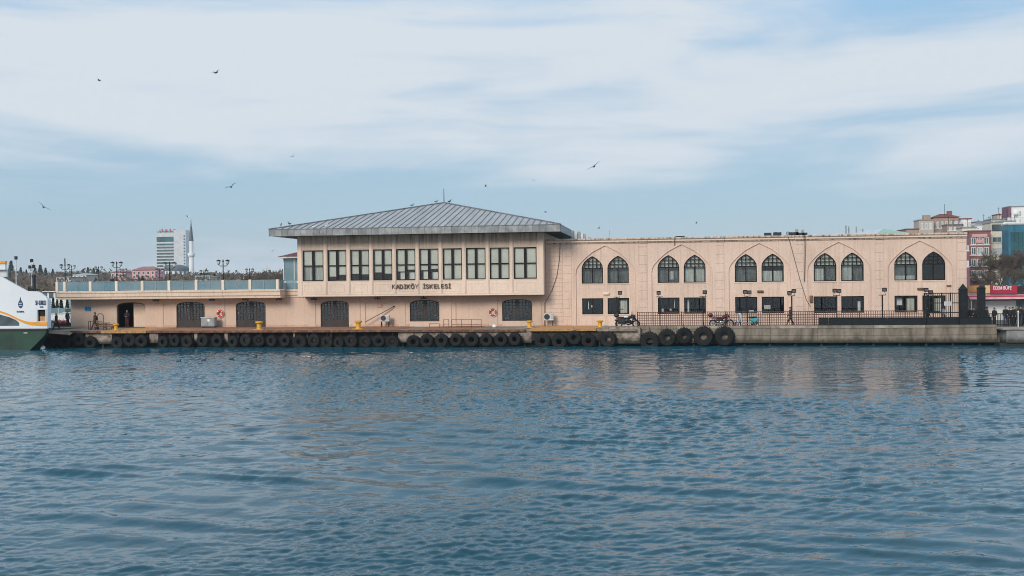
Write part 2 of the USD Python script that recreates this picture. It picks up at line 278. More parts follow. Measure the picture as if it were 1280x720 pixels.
# ------------------------------------------------------------------ water
def make_water():
    """one sheet: rows by distance from the ferry deck the picture was taken from, finer where the water is nearer"""
    uf = np.arange(-.80, .44, .00125); far = np.array([.6, .85, 1.3, 2.2, 4, 8, 20, 60, 250]); u = np.concatenate([-far[::-1] - .4, uf, far])
    ds = [13.5]
    while ds[-1] < 113: ds.append(ds[-1] + min(.14, max(.04, ds[-1]**2/8229*1.05)))
    ds = np.array(ds); step = np.gradient(ds)
    Dm, Um = np.meshgrid(ds, u, indexing='ij'); X = np.clip(Um*Dm, -3500, 3500); Y = Dm - D; st = np.repeat(step[:, None], len(u), 1)
    amp = np.clip((Um+1.0)/.16, 0, 1)*np.clip((.62-Um)/.16, 0, 1)*np.clip((Dm-13.6)/2, 0, 1)*np.clip((7-Y)/2, 0, 1)
    p = np.stack([X, Y, X*0], -1)
    patch = .45 + 1.1*meshkit.fbm(p/16, 3, 3); fine = .10 + 2.7*np.clip(meshkit.fbm(p/13 + 7, 4, 9)-.32, 0, 1)
    Z = np.zeros_like(X); rs = np.random.RandomState(4); K = 150
    for k in range(K):
        lam = .14*(28.**((k/(K-1.))**1.25)); th = rs.normal(math.pi/2 + .2, .58); a = .0052*lam*(2.0 if lam < .5 else 1.45 if lam < .8 else .55 if lam < 1.8 else .30)
        kx, ky = 2*math.pi/lam*math.cos(th), 2*math.pi/lam*math.sin(th); ph = rs.uniform(0, 6.28)
        s = np.sin(kx*X + ky*Y + ph + (1.2*patch if lam > .9 else 1.6*fine))
        Z += a*(1.7*(.5 + .5*s)**1.7 - .6)*(fine if lam < 1.1 else patch)*np.clip(lam/(1.8*st) - .6, 0, 1)
    for px, py, wl, hgt, sx, sy in ((110, 592, 1.5, .10, 2.6, 1.5), (310, 598, 1.3, .085, 2.2, 1.2), (215, 655, 1.9, .06, 4, 2), (620, 548, 1.8, .06, 8, 3), (1080, 690, 1.3, .05, 4, 1.4), (800, 610, 2.0, .05, 9, 3)):
        d = R*(px-640) + U*(360-py) + FW*F; c = C + (-C[2]/d[2])*d; uu, v = X-c[0], Y-c[1] + .18*(X-c[0])
        Z += hgt*np.exp(-(uu/sx)**2-(v/sy)**2)*(1.6*(.5+.5*np.sin(2*math.pi*v/wl + 1.5*patch))**1.8 - .6)
    Z *= amp
    ny, nx = X.shape; i = np.arange(ny*nx).reshape(ny, nx); y0 = ds[0]-D
    f = np.stack([i[:-1, :-1].ravel(), i[:-1, 1:].ravel(), i[1:, 1:].ravel(), i[1:, :-1].ravel()], 1)
    mb = M().add(np.c_[X.ravel(), Y.ravel(), Z.ravel()], f)
    mb.add([(-3500, -2500, 0), (3500, -2500, 0), (3500, y0, 0), (-3500, y0, 0)], [(0, 1, 2, 3)]).add([(-3500, ds[-1]-D, 0), (3500, ds[-1]-D, 0), (3500, 40, 0), (-3500, 40, 0)], [(0, 1, 2, 3)])
    single('water', mb, 'water', kind='structure', smooth=True)
make_water()
# ------------------------------------------------------------------ land, quay
DK = 1.71
def poly(*p): return Polygon(p)
single('ground', M().slab(poly((-3500, 9), (-66, 9), (-66, 1), (29.9, 1), (29.9, -5.4), (600, -5.4), (3500, -5.4), (3500, 5000), (-3500, 5000)), -3, 1.66), 'ground', kind='structure')
q = thing('quay', None, None, (-16, -6, 0))
say(stage.GetPrimAtPath(q.path), kind='structure')
XL = PX(58, -7)
def rough_box(x0, x1, y0, y1, z0, z1, step=.35, amp=.06, seed=0):
    """a block of worn concrete whose front and top are uneven"""
    nx = max(2, int((x1-x0)/step)+1); nz = max(2, int((z1-z0)/step)+1)
    t = trimesh.creation.box(bounds=[(x0, y0, z0), (x1, y1, z1)]).subdivide_to_size(step*1.3)
    v = t.vertices.copy(); n = meshkit.fbm(v*1.7 + seed, 3, seed) - .5
    fr = np.abs(v[:, 1]-y0) < 1e-6; v[fr, 1] -= amp*2*n[fr]; tp = np.abs(v[:, 2]-z1) < 1e-6; v[tp, 2] += amp*.5*n[tp]
    return M().add(v, t.faces)
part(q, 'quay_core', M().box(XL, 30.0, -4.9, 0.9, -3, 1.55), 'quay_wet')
part(q, 'deck', M().box(XL, -2.2, -6.85, 0.2, 1.46, 1.66), 'deck_concrete')
part(q, 'deck', M().box(-2.2, 29.9, -5.7, 0.2, 1.40, 1.71), 'paving')
part(q, 'berth_wall', M().box(-120, XL-.01, 1.4, 9.5, -3, 1.6), 'quay_wet'); part(q, 'berth_deck', M().box(-120, XL-.01, 1.3, 9.6, 1.603, 1.665), 'deck_concrete')
# deck coverings, laid end to end, each a plate of its own with a rusted or painted edge
def plate(px0, px1, m, e, z=1.70, yf=-7.02, yb=-.5):
    x0, x1 = PX(px0, -7, 414), PX(px1, -7, 414)-.02
    k = part(q, 'deck_plate', M().box(x0, x1, yf+.06, yb, 1.664, z), m)
    part(q, 'plate_edge', M().box(x0, x1, yf-.04, yf+.06, z-.22, z-.015), e, parent=k)
def planks(px0, px1, m, z=1.70):
    x0, x1 = PX(px0, -7, 414), PX(px1, -7, 414)-.03; y = -7.0
    while y < -.6:
        part(q, 'deck_plank', M().box(x0, x1, y, y+.46, 1.664, z + rng.uniform(-.008, .008)), m); y += .48
mat('edge_yellow', (.46, .27, .10), .7, scale=3, col2=(.25, .12, .05))
plate(59, 88, 'deck_concrete', 'coping'); plate(88, 127, 'deck_concrete', 'deck_edge'); planks(127, 183, 'deck_ochre')
part(q, 'plate_edge', M().box(PX(127, -7, 414), PX(183, -7, 414), -7.1, -7.004, 1.46, 1.69), 'edge_yellow')
for a, b in ((183, 262), (262, 345), (345, 425), (425, 499)): plate(a, b, 'deck_rust', 'deck_edge')
plate(499, 523, 'deck_concrete', 'deck_edge', 1.68); plate(523, 590, 'deck_rust', 'deck_edge', 1.69); plate(590, 657, 'deck_concrete', 'deck_edge', 1.685)
planks(662, 745, 'deck_ochre'); part(q, 'plate_edge', M().box(PX(662, -7, 414), PX(745, -7, 414), -7.1, -7.004, 1.50, 1.69), 'edge_yellow')
# front of the quay: concrete blocks between dark recesses
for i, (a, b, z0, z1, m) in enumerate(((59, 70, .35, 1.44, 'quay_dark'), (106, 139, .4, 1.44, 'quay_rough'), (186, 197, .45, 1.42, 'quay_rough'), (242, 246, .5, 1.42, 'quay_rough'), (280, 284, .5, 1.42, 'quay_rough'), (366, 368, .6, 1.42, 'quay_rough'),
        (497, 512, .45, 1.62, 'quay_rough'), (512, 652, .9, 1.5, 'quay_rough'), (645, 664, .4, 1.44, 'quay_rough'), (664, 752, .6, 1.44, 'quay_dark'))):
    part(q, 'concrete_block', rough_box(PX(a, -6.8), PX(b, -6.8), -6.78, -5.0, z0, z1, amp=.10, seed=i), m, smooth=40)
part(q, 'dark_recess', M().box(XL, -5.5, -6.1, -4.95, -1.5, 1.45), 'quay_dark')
for k in range(24):
    x = XL + 1.0 + k*2.37
    if x < -5.6: part(q, 'pile', M().tube([(x, -6.4, -2), (x, -6.4, 1.45)], .17, 8), 'quay_wet', smooth=50)
# right hand quay: rough corner piece, then cast blocks with a coping
xs = [PX(a, -6.0) for a in (752, 800)]
part(q, 'concrete_block', rough_box(xs[0], xs[1], -6.5, -5.0, .3, 1.83, amp=.16, seed=21), 'quay_rough', smooth=40)
edges = [800, 846, 905, 963, 1022, 1092, 1156, 1246]
for i in range(len(edges)-1):
    a, b = PX(edges[i], -6), PX(edges[i+1], -6)-.025
    part(q, 'concrete_block', rough_box(a, b, -6.02, -5.0, .98, 1.62, amp=.03, seed=30+i), 'quay_concrete', smooth=40)
    part(q, 'concrete_block', rough_box(a+.0, b, -6.05, -5.0, .30, .955, amp=.05, seed=50+i), 'quay_concrete', smooth=40)
    part(q, 'coping_stone', rough_box(a, b, -6.08, -5.4, 1.625, 1.86, amp=.03, seed=70+i), 'coping' if i % 2 else 'quay_concrete', smooth=40)
for k in range(14):
    x = -1.5 + k*2.3; part(q, 'pile', M().tube([(x, -5.5, -2), (x, -5.5, .32)], .2, 8), 'quay_wet', smooth=50)
# pontoon past the end of the quay
pt = thing('pontoon', 'pale grey concrete pontoon floating past the right end of the quay', 'pontoon', (38, -7, 0))
part(pt, 'hull', M().box(PX(1258, -7.6), 48, -7.6, -5.6, .32, 1.5, .05), 'pontoon_grey'); part(pt, 'deck', M().box(PX(1252, -7.6), 48, -7.75, -5.5, 1.5, 1.62), 'coping')
part(pt, 'fender', M().box(PX(1250, -7.6), 48, -7.4, -5.7, -.6, .32), 'quay_wet')
# ------------------------------------------------------------------ ferry terminal
tb = thing('ferry_terminal', 'long cream and pink ferry terminal with grey hipped roof and pointed arched windows', 'building', (-17, 0, DK))
def ring2(p, w): return p.difference(p.buffer(-w, join_style=2))
def window(poly2, bars, y, name='window', fm='frame_brown', gm='pane', rim=.09, depth=.09, big=.12, extra=None, glass_off=.05):
    """frame of bars cut to the opening; each large pane a piece, the small lattice panes together"""
    b = unary_union([ring2(poly2, rim)] + [x.intersection(poly2) for x in bars])
    w = part(tb, name, M().prism(b, y, y+depth), fm)
    rest = poly2.buffer(-.01).difference(b); small = []
    for g in getattr(rest, 'geoms', [rest]):
        if g.area > big: part(tb, 'pane', M().prism(g.buffer(.015, join_style=2), y+glass_off, y+glass_off+.006), gm, parent=w)
        elif g.area > .003: small.append(g.buffer(.015, join_style=2))
    if small:
        mb = M()
        for g in small: mb.prism(g, y+glass_off, y+glass_off+.006)
        part(tb, 'lattice_panes', mb, gm, parent=w, kind='stuff')
    return w
# --- ground floor wall with segmental openings
def seg_arch(x0, x1, z0, zs, za, n=10):
    c = (x0+x1)/2; h = (x1-x0)/2
    return Polygon([(x0, z0), (x1, z0)] + [(c + h*math.cos(t), zs + (za-zs)*math.sin(t)**.8) for t in np.linspace(.0, math.pi, n)])
DOORS = [(-57.47, -54.23, DK), (-50.73, -47.56, DK), (-44.11, -40.84, DK), (-34.88, -31.86, DK), (-25.41, -22.32, 2.19), (-15.84, -12.78, 2.19)]
XW0, XB0, XB1, XR1 = -62.74, -36.68, -11.38, 28.85
opens = [seg_arch(a, b, z - (.05 if z == DK else 0), 3.98, 4.39) for a, b, z in DOORS]
NICHE = [(PX(456.5, 0), PX(492.5, 0)), (PX(569.5, 0), PX(606, 0))]
wall = sbox(XW0, DK-.05, XB1-.02, 4.9)
nich = [seg_arch(a, b, DK-.05, 4.05, 4.42) for a, b in NICHE]
part(tb, 'ground_wall', M().prism(wall.difference(unary_union(opens)), .09, .42), 'render_ground')
part(tb, 'ground_wall_facing', M().prism(wall.difference(unary_union(opens + nich)), .0, .088), 'render_ground')
part(tb, 'back_wall', M().box(XW0, XB0, 15.6, 16, DK-.05, 5.5).box(XB0, XR1, 15.6, 16, DK-.05, 9.6).box(XW0, XW0+.4, .42, 15.6, DK-.05, 4.9).box(XR1-.4, XR1-.003, .46, 15.6, DK-.05, 9.9), 'render_ground')
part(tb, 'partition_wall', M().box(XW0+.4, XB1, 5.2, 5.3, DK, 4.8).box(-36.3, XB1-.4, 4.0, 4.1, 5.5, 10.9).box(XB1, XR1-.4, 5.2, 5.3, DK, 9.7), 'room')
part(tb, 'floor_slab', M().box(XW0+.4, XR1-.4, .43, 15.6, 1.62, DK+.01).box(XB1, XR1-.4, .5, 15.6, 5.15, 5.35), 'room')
for a, b in ((195.6, 203.8), (277, 281), (385, 394), (440.6, 450), (498.8, 506.3), (556, 563.8), (611, 621.5), (669, 677)):
    part(tb, 'pilaster', M().box(PX(a, 0), PX(b, 0), -.06, -.002, DK, 4.78), 'render_ground')
for xa, xb in ((XW0, -57.5), (-54.2, -50.75), (-47.5, -44.15), (-40.8, -34.92), (-31.8, -25.45), (-22.3, -15.9), (-12.7, XB1-.02)):
    part(tb, 'plinth_course', M().box(xa, xb, -.035, -.003, DK, 1.93), 'render_plinth')
# doors and windows of the ground floor
for i, (a, b, z) in enumerate(DOORS):
    o = opens[i]; bars = []
    if i == 0:      # open doorway: one leaf folded back, passage behind
        part(tb, 'door_leaf', M().box(a + (b-a)*.52, b-.05, .46, .54, DK, 4.25), 'render_fascia', label='pale door leaf standing closed beside the open half of the doorway')
        part(tb, 'door', M().prism(ring2(o, .1), .2, .3), 'door_brown', label='open doorway with a dark passage')
        continue
    n = 9; c = (a+b)/2
    for k in range(1, n): bars.append(sbox(a+(b-a)*k/n-.035, 1, a+(b-a)*k/n+.035, 5))
    zz = 2.62 if z == DK else z + .08
    while zz < 4.3: bars.append(sbox(a-1, zz-.035, b+1, zz+.035)); zz += .30
    bars.append(sbox(c-.09, 1, c+.09, 5))
    if z == DK: bars.append(sbox(a-1, DK-.1, b+1, 2.42))
    d = window(o, bars, .16, 'door' if z == DK else 'window', 'door_brown', 'pane_door')
    if z == DK:
        for s in (-.16, .16): part(tb, 'handle', M().tube([(c+s, .12, 2.6), (c+s, .12, 3.0)], .02), 'chrome', parent=d)
    for k in range(7):
        xa, za = a + .25 + (b-a-.8)*rng.random(), 2.6 + 1.2*rng.random(); part(tb, 'inner_screen', M().box(xa, xa+.2+.35*rng.random(), .7+.05*k, .73+.05*k, za, za+.2+.4*rng.random()), rng.choice(('lattice_blind', 'dim_blind', 'white_paint', 'dim_blind')), parent=d)
    if i == 5: part(tb, 'white_screen', M().box(a+(b-a)*.34, a+(b-a)*.67, .35, .37, 2.3, 4.1), 'white_paint', parent=d)
    if i == 2: part(tb, 'white_screen', M().box(b-.75, b-.2, .5, .52, 3.55, 4.05), 'white_paint', parent=d)
    if i == 3: part(tb, 'blue_poster', M().box(a+.8, a+1.25, .45, .46, 3.4, 4.1), 'teal_glass', parent=d)
# --- terrace slab and moulded fascia
TX0, TX1 = -63.31, -38.58
part(tb, 'terrace_slab', M().box(TX0+.05, TX1-.02, -1.6, 15.6, 4.86, 5.55).box(TX1-.02, -36.7, -.05, 15.6, 4.86, 5.55), 'render_fascia')
def fascia(x0, x1, y, ends=True):
    for z0, z1, pr in ((4.76, 5.0, .0), (5.015, 5.39, .10), (5.405, 5.62, .17)):
        part(tb, 'fascia_moulding', M().box(x0, x1, y-pr, y+.22, z0, z1, .015), 'render_fascia')
for k in range(4):
    w = (TX1-TX0)/4; fascia(TX0+k*w, TX0+(k+1)*w-.012, -1.63)
fascia(TX1+.02, XB0-.02, -.1)
for z0, z1, pr in ((4.76, 5.0, .0), (5.015, 5.39, .10), (5.405, 5.62, .17)):
    part(tb, 'fascia_moulding', M().box(TX1-.2, TX1+pr*.2, -1.40, -.12, z0+.002, z1-.002), 'render_fascia')
for px in (195, 265, 307, 349, 392.5, 472, 529.5):
    x = PX(px, -.9); z = 4.70
    part(tb, 'soffit_lamp', M().box(x-.28, x+.28, -1.15, -.75, z-.2, z-.02, .03).tube([(x, -.9, z-.05), (x, -.9, z+.12)], .05), 'black_metal')
# --- upper storey block with ten windows under the hipped roof
BZ0, BZ1, BY = 4.86, 11.05, -1.8
WIN = [(-36.15, -33.94)] + [(-33.50+2.39*k, -31.52+2.39*k) for k in range(8)] + [(-14.36, -12.06)]
wo = [sbox(a, 6.43, b, 9.58) for a, b in WIN]
part(tb, 'upper_wall', M().prism(sbox(XB0+.02, BZ0+.02, XB1-.02, BZ1).difference(unary_union(wo)), BY+.1, BY+.4), 'render_pale')
part(tb, 'side_wall', M().box(XB1-.34, XB1-.022, BY+.41, 0.02, BZ0, BZ1).box(XB1-.34, XB1-.022, .02, 15, 9.6, BZ1).box(XB0+.022, XB0+.34, BY+.41, 15, BZ0, BZ1), 'render_pink')
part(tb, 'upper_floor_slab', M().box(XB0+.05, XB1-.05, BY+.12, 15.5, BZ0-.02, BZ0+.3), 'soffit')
part(tb, 'bottom_moulding', M().box(XB0-.02, XB1+.02, BY-.04, BY+.2, BZ0-.02, BZ0+.16, .015), 'render_pale')
pil = [(XB0, -36.22)] + [((WIN[k][1]+WIN[k+1][0])/2-.2, (WIN[k][1]+WIN[k+1][0])/2+.2) for k in range(9)] + [(-11.98, XB1)]
for k, (a, b) in enumerate(pil):
    part(tb, 'pilaster', M().box(a, b, BY, BY+.12, BZ0+.16, BZ1-.01, .012), 'render_pale')
    c = (a+b)/2
    if 0 < k < 10: part(tb, 'pilaster_strip', M().box(c-.11, c+.11, BY-.05, BY-.002, BZ0+.17, BZ1-.02, .01), 'render_pale')
for k in range(10):
    a, b = pil[k][1]+.01, pil[k+1][0]-.01
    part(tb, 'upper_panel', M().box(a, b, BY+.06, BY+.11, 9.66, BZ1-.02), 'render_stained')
    part(tb, 'lower_panel', M().box(a, b, BY+.05, BY+.11, BZ0+.18, 6.36), 'render_pale')
    part(tb, 'panel_moulding', M().prism(ring2(sbox(a+.22, BZ0+.42, b-.22, 6.08), .035), BY+.025, BY+.055), 'render_pale')
    part(tb, 'window_sill', M().box(WIN[k][0]-.06, WIN[k][1]+.06, BY+.01, BY+.3, 6.365, 6.43), 'render_pale')
    a, b = WIN[k]; c = (a+b)/2
    w = window(wo[k], [sbox(c-.13, 6, c+.13, 10), sbox(a, 7.92, b, 8.04)], BY+.14, rim=.10)
    fr = (.50, .84, .80, .76, .70, .66, 1, 1, 1, .97)[k]
    for s, (xa, xb) in enumerate(((a+.05, c-.02), (c+.02, b-.05))):
        z0 = 9.56-(3.1*fr) + (rng.uniform(-.1, .1) if fr < .95 else 0)
        part(tb, 'roller_blind', M().box(xa, xb, BY+.30, BY+.31, max(6.44, z0), 9.56), 'blind', parent=w)
        if k == 0: part(tb, 'curtain', M().box(xa, xb, BY+.36, BY+.38, 6.44, 8.1), 'blind_grey', parent=w)
    if k in (4, 5): part(tb, 'inner_screen', M().box(a+.3, a+.8, BY+.6, BY+.64, 6.45, 7.3).box(b-.8, b-.2, BY+.6, BY+.64, 6.45, 7.2), 'white_paint', parent=w)
# lettering
LET = zip('KADIKÖYİSKELESİ', (492.1, 497, 501.5, 506.2, 510.3, 515.5, 521, 530.2, 534.1, 538.8, 543.9, 548.4, 553, 557.7, 561.9))
for ch, px in LET:
    t = meshkit.text_mesh(ch, .41, .05, bold=True); v = t.vertices; cx = (v[:, 0].min()+v[:, 0].max())/2
    zb = 5.58
    part(tb, 'letter', M().add(np.c_[v[:, 0]-cx+PX(px, BY-.05, 360), BY-.075-v[:, 2]+.05, v[:, 1]+zb], t.faces), 'letter_brown')
# --- hipped roof of standing seam panels
EX0, EX1, EY, EZ0, EZ1, AP = -38.95, -9.52, -3.7, 10.98, 11.64, np.array([-24.0, 11.0, 15.06])
EYB = 25.7
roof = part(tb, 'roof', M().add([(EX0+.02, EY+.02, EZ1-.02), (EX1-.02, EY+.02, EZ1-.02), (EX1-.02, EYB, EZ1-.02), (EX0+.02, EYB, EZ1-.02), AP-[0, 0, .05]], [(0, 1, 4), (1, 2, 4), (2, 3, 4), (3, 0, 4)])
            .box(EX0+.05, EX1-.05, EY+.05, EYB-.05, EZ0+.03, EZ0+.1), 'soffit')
tri = Polygon([(EX0, EY), (EX1, EY), (AP[0], AP[1])])
sl = (AP[2]-EZ1)/(AP[1]-EY)
NP = 44; wp = (EX1-EX0)/NP
def on_slope(g, lift, th):
    t = trimesh.creation.extrude_polygon(g, th, engine='earcut'); v = t.vertices
    return M().add(np.c_[v[:, 0], v[:, 1], EZ1 + (v[:, 1]-EY)*sl + lift + v[:, 2]], t.faces)
for k in range(NP):
    g = tri.intersection(sbox(EX0+k*wp, EY-1, EX0+(k+1)*wp-.05, 30))
    if g.area > .01: part(tb, 'roof_panel', on_slope(g, 0.0, .03), ('lead_roof', 'lead_roof_pale', 'lead_roof')[rng.randrange(3)], parent=roof)
    if k:
        g = tri.intersection(sbox(EX0+k*wp-.055, EY-1, EX0+k*wp+.01, 30))
        part(tb, 'seam', on_slope(g, .002, .085), 'lead_seam', parent=roof)
    part(tb, 'fascia_panel', M().box(EX0+k*wp+.012, EX0+(k+1)*wp-.012, EY-.06, EY+.06, EZ0, EZ1-.005), 'lead_fascia' if rng.random() < .7 else 'lead_fascia_dark', parent=roof)
part(tb, 'fascia_backing', M().box(EX0, EX1, EY-.03, EY+.05, EZ0+.02, EZ1-.02), 'lead_seam', parent=roof)
for k in range(42):
    y0 = EY+.08+k*.7
    part(tb, 'fascia_panel', M().box(EX1-.05, EX1+.03, y0, y0+.68, EZ0, EZ1-.005), 'lead_fascia_dark', parent=roof)
part(tb, 'drip_edge', M().box(EX0-.03, EX1+.05, EY-.10, EY+.1, EZ1, EZ1+.05), 'lead_seam', parent=roof)
part(tb, 'drip_edge', M().box(EX1-.1, EX1+.06, EY+.11, EYB, EZ1, EZ1+.05), 'lead_seam', parent=roof)
for q0 in ((EX0, EY), (EX1, EY)):
    part(tb, 'hip_ridge', M().tube([(q0[0], q0[1], EZ1+.05), AP+[0, 0, .06]], .10, 6), 'lead_seam', parent=roof)
zt = PZ(236, 555, 11)
part(tb, 'mast', M().tube([AP, (AP[0], AP[1], zt)], .05, 6, .025), 'iron_dark', parent=roof)
# --- right wing with five pointed arch bays
BAYS = [-5.40, 2.12, 9.62, 17.13, 24.63]
def arch_pts(cx, base, half): return Polygon([(cx-h, z) for h, z in half] + [(cx+h, z) for h, z in half[::-1][1:]] + [(cx+half[0][0], base), (cx-half[0][0], base)])
BIG = [(2.93, 6.9), (2.88, 7.3), (2.72, 7.62), (2.45, 7.95), (2.05, 8.36), (1.65, 8.71), (1.25, 9.02), (.6, 9.36), (0, 9.66)]
SML = [(1.06, 7.43), (1.0, 7.72), (.80, 8.05), (.47, 8.36), (.2, 8.53), (0, 8.63)]
big = [arch_pts(c, DK-.05, BIG) for c in BAYS]; upw, low = [], []
for c in BAYS:
    for s in (-1.28, 1.28): upw.append(arch_pts(c+s, 5.88, SML)); low.append(sbox(c+s-1.06, 2.80, c+s+1.06, 4.42))
rw = sbox(XB1, DK-.05, XR1, 10.0)
part(tb, 'wing_wall', M().prism(rw.difference(unary_union(upw+low)), .075, .45), 'render_pink')
part(tb, 'wing_wall_facing', M().prism(rw.difference(unary_union(big)), .0, .073), 'render_pink')
for c in BAYS:
    arch = arch_pts(c, DK, BIG); line = Polygon(arch.buffer(.05, join_style=2).exterior).difference(arch).intersection(sbox(c-4, 2, c+4, 10))
    part(tb, 'arch_moulding', M().prism(line, -.04, .0), 'render_pink')
    part(tb, 'middle_pier', M().box(c-.19, c+.19, .045, .074, DK, 6.0), 'render_pink')
for i, (u, l) in enumerate(zip(upw, low)):
    c = u.centroid.x; bars = [sbox(c-1.2, 7.36, c+1.2, 7.46), sbox(c-.05, 5.5, c+.05, 7.4)]
    for k in range(-2, 3): bars.append(sbox(c+k*.40-.035, 7.4, c+k*.40+.035, 9))
    for z in (7.78, 8.14): bars.append(sbox(c-1.2, z-.035, c+1.2, z+.035))
    w = window(u, bars, .17, rim=.085, big=.3)
    cur = {2: [(.05, .5, .2, .75)], 3: [(-.98, -.05, 0, 1), (.1, .95, 0, 1)], 5: [(-.95, .95, .0, .7)], 6: [(-.9, -.1, 0, .8)], 7: [(-.95, .0, 0, 1)], 8: [(-.9, .9, 0, .3)]}.get(i, [])
    if i != 9: part(tb, 'lattice_blind', M().prism(arch_pts(c, 7.42, [(h*.97, z) for h, z in SML]), .42, .44), 'lattice_blind', parent=w)
    if i in (0, 1, 2, 4, 6, 7, 8): part(tb, 'dim_blind', M().box(c-1.0, c+1.0, .62, .64, 5.9, 7.4), 'dim_blind', parent=w)
    for a, b, z0, z1 in cur:
        part(tb, 'curtain', M().box(c+a, c+b, .5, .53, 5.9+1.5*z0, 5.9+1.5*z1), 'blind_grey', parent=w)
    part(tb, 'window_sill', M().box(c-1.12, c+1.12, .02, .16, 5.80, 5.875), 'render_pale')
    bars = [sbox(c-.05, 2.5, c+.05, 4.5)]
    w = window(l, bars, .17, rim=.10, big=.3)
    if i in (1, 8, 9): part(tb, 'curtain', M().box(c+.12, c+.85, .5, .53, 2.9, 4.15), 'curtain', parent=w)
    for j, xa, xb, za, zb in ((0, -.5, -.42, 3.3, 4.1), (0, -.2, .0, 3.5, 3.7), (2, -.7, -.5, 3.0, 3.3), (2, .1, .3, 3.1, 3.3), (2, .55, .62, 3.4, 4.2), (3, -.72, -.55, 2.9, 4.2), (7, .6, .85, 2.9, 3.9), (4, .3, .8, 2.9, 3.1), (8, -.7, -.2, 3.5, 4.2)):
        if j == i: part(tb, 'inner_screen', M().box(c+xa, c+xb, .8, .83, za, zb), 'white_paint', parent=w)
    if i == 5: part(tb, 'curtain', M().box(c-.8, c-.2, .5, .53, 3.2, 3.6), 'curtain', parent=w)
    part(tb, 'window_sill', M().box(c-1.12, c+1.12, .02, .16, 2.72, 2.795), 'render_pale')
# stone courses of the corner strip and the piers between bays
def courses(a, b, z0, z1, h, y=-.035):
    z = z0
    while z < z1 - .05:
        part(tb, 'stone_course', M().box(a, b, y, -.002, z, min(z+h-.018, z1), .008), 'render_pink'); z += h
courses(XB1+.06, PX(704, 0)-.03, DK+.02, 9.86, .43)
courses(PX(705, 0), PX(714.5, 0), DK+.02, 9.86, .86)
PIERS = [(PX(a, 0), PX(b, 0)) for a, b in ((798.8, 809.4), (894.7, 905.5), (994, 1004.3), (1094.4, 1104.4), (1196.7, 1208.6))]
for a, b in PIERS: courses(a, b, DK+.02, 9.86, .86)
# cornice in lengths, with the breaks over the piers
cx = [XB1+.02] + [p for ab in PIERS for p in ab]
for i in range(len(cx)-1):
    a, b = cx[i]+.006, cx[i+1]-.006; ex = .08 if i % 2 else 0
    part(tb, 'cornice_stone', M().box(a, b, -.10-ex, .44, 9.88, 9.99, .01), 'cornice_stone')
    part(tb, 'cornice_stone', M().box(a, b, -.22-ex, .44, 9.995, 10.2, .02), 'render_pale')
    part(tb, 'cornice_stone', M().box(a-.005, b+.005, -.34-ex, .44, 10.21, 10.38, .02), 'cornice_stone')
part(tb, 'flat_roof', M().box(XB1, XR1, .45, 15.9, 9.7, 10.05), 'zinc_pale')
for k, (px, yt) in enumerate(((715.5, 288), (719.5, 288.6), (723.5, 289.5), (727, 290.6), (730, 292.5), (733, 294.2), (735.8, 296.5))):
    x = PX(px, 4, 292); part(tb, 'roof_duct', M().box(x-.13, x+.13, 4+k*.1, 4.5+k*.1, 9.9, PZ(yt, px, 4)), 'pale_metal' if k % 2 else 'grey_metal')
part(tb, 'aerial', M().tube([(PX(763, 6), 6, 10), (PX(763, 6), 6, PZ(288, 763, 6))], .025, 5), 'grey_metal')
for px, y0, w in ((850, 295, .5), (992, 290.2, .5), (1003, 290.8, .5), (985, 289.5, .12), (996.5, 286.5, .12), (960, 291, .35), (1004, 287, .1), (972, 290.2, .4)):
    x = PX(px, 7, 292); part(tb, 'roof_vent', M().box(x-w, x+w, 7, 7.6, 10.0, PZ(y0, px, 7)), 'black_metal' if w > .2 else 'grey_metal')
# cables, small lamps and boxes on the wall
def cable(pts, m='frame_brown', r=.022): part(tb, 'cable', M().tube([P(a, b, y) for a, b, y in pts], r, 5), m)
cable([(700.5, 300, -.12), (699, 325, -.1), (696, 345, -.1), (690, 363, -.1), (684, 374, -.1), (681, 379, -.1), (680.6, 392, -.1)])
cable([(984.5, 294, -.38), (988, 305, -.1), (992, 320, -.1), (1000, 350, -.1), (1008, 375, -.1), (1013, 383, -.1)])
cable([(1006, 293, -.4), (1006.2, 320, -.1), (1005.6, 352, -.1)], r=.035)
cable([(843.5, 296, -.4), (843.3, 307, -.05)], r=.03)
for a, b in ((757.5, 367), (950.5, 364.2), (1151, 361)):
    x, z = PX(a, -.1, b), PZ(b, a, -.1); part(tb, 'wall_lamp', M().box(x-.3, x+.3, -.12, .1, z-.12, z+.1, .04), 'post_cream' if a < 800 else 'wood_old')
x, z = PX(1014, 0, 374), PZ(374, 1014, 0); part(tb, 'meter_box', M().box(x-.16, x+.16, -.14, -.01, z-.3, z+.35, .02), 'wood_old')
x, z = PX(1186, 0, 357), PZ(357, 1186, 0); part(tb, 'wall_bracket', M().box(x-.2, x+.2, -.1, .0, z-.05, z+.05), 'wood_old')
for px, y in ((540, 0), (681.5, 0)):
    pass
x = PX(490, 0); part(tb, 'wall_symbol', M().box(PX(471.5, 0)-.0, PX(477, 0), -.02, .08, PZ(384, 474, 0), PZ(380, 474, 0)), 'render_plinth')
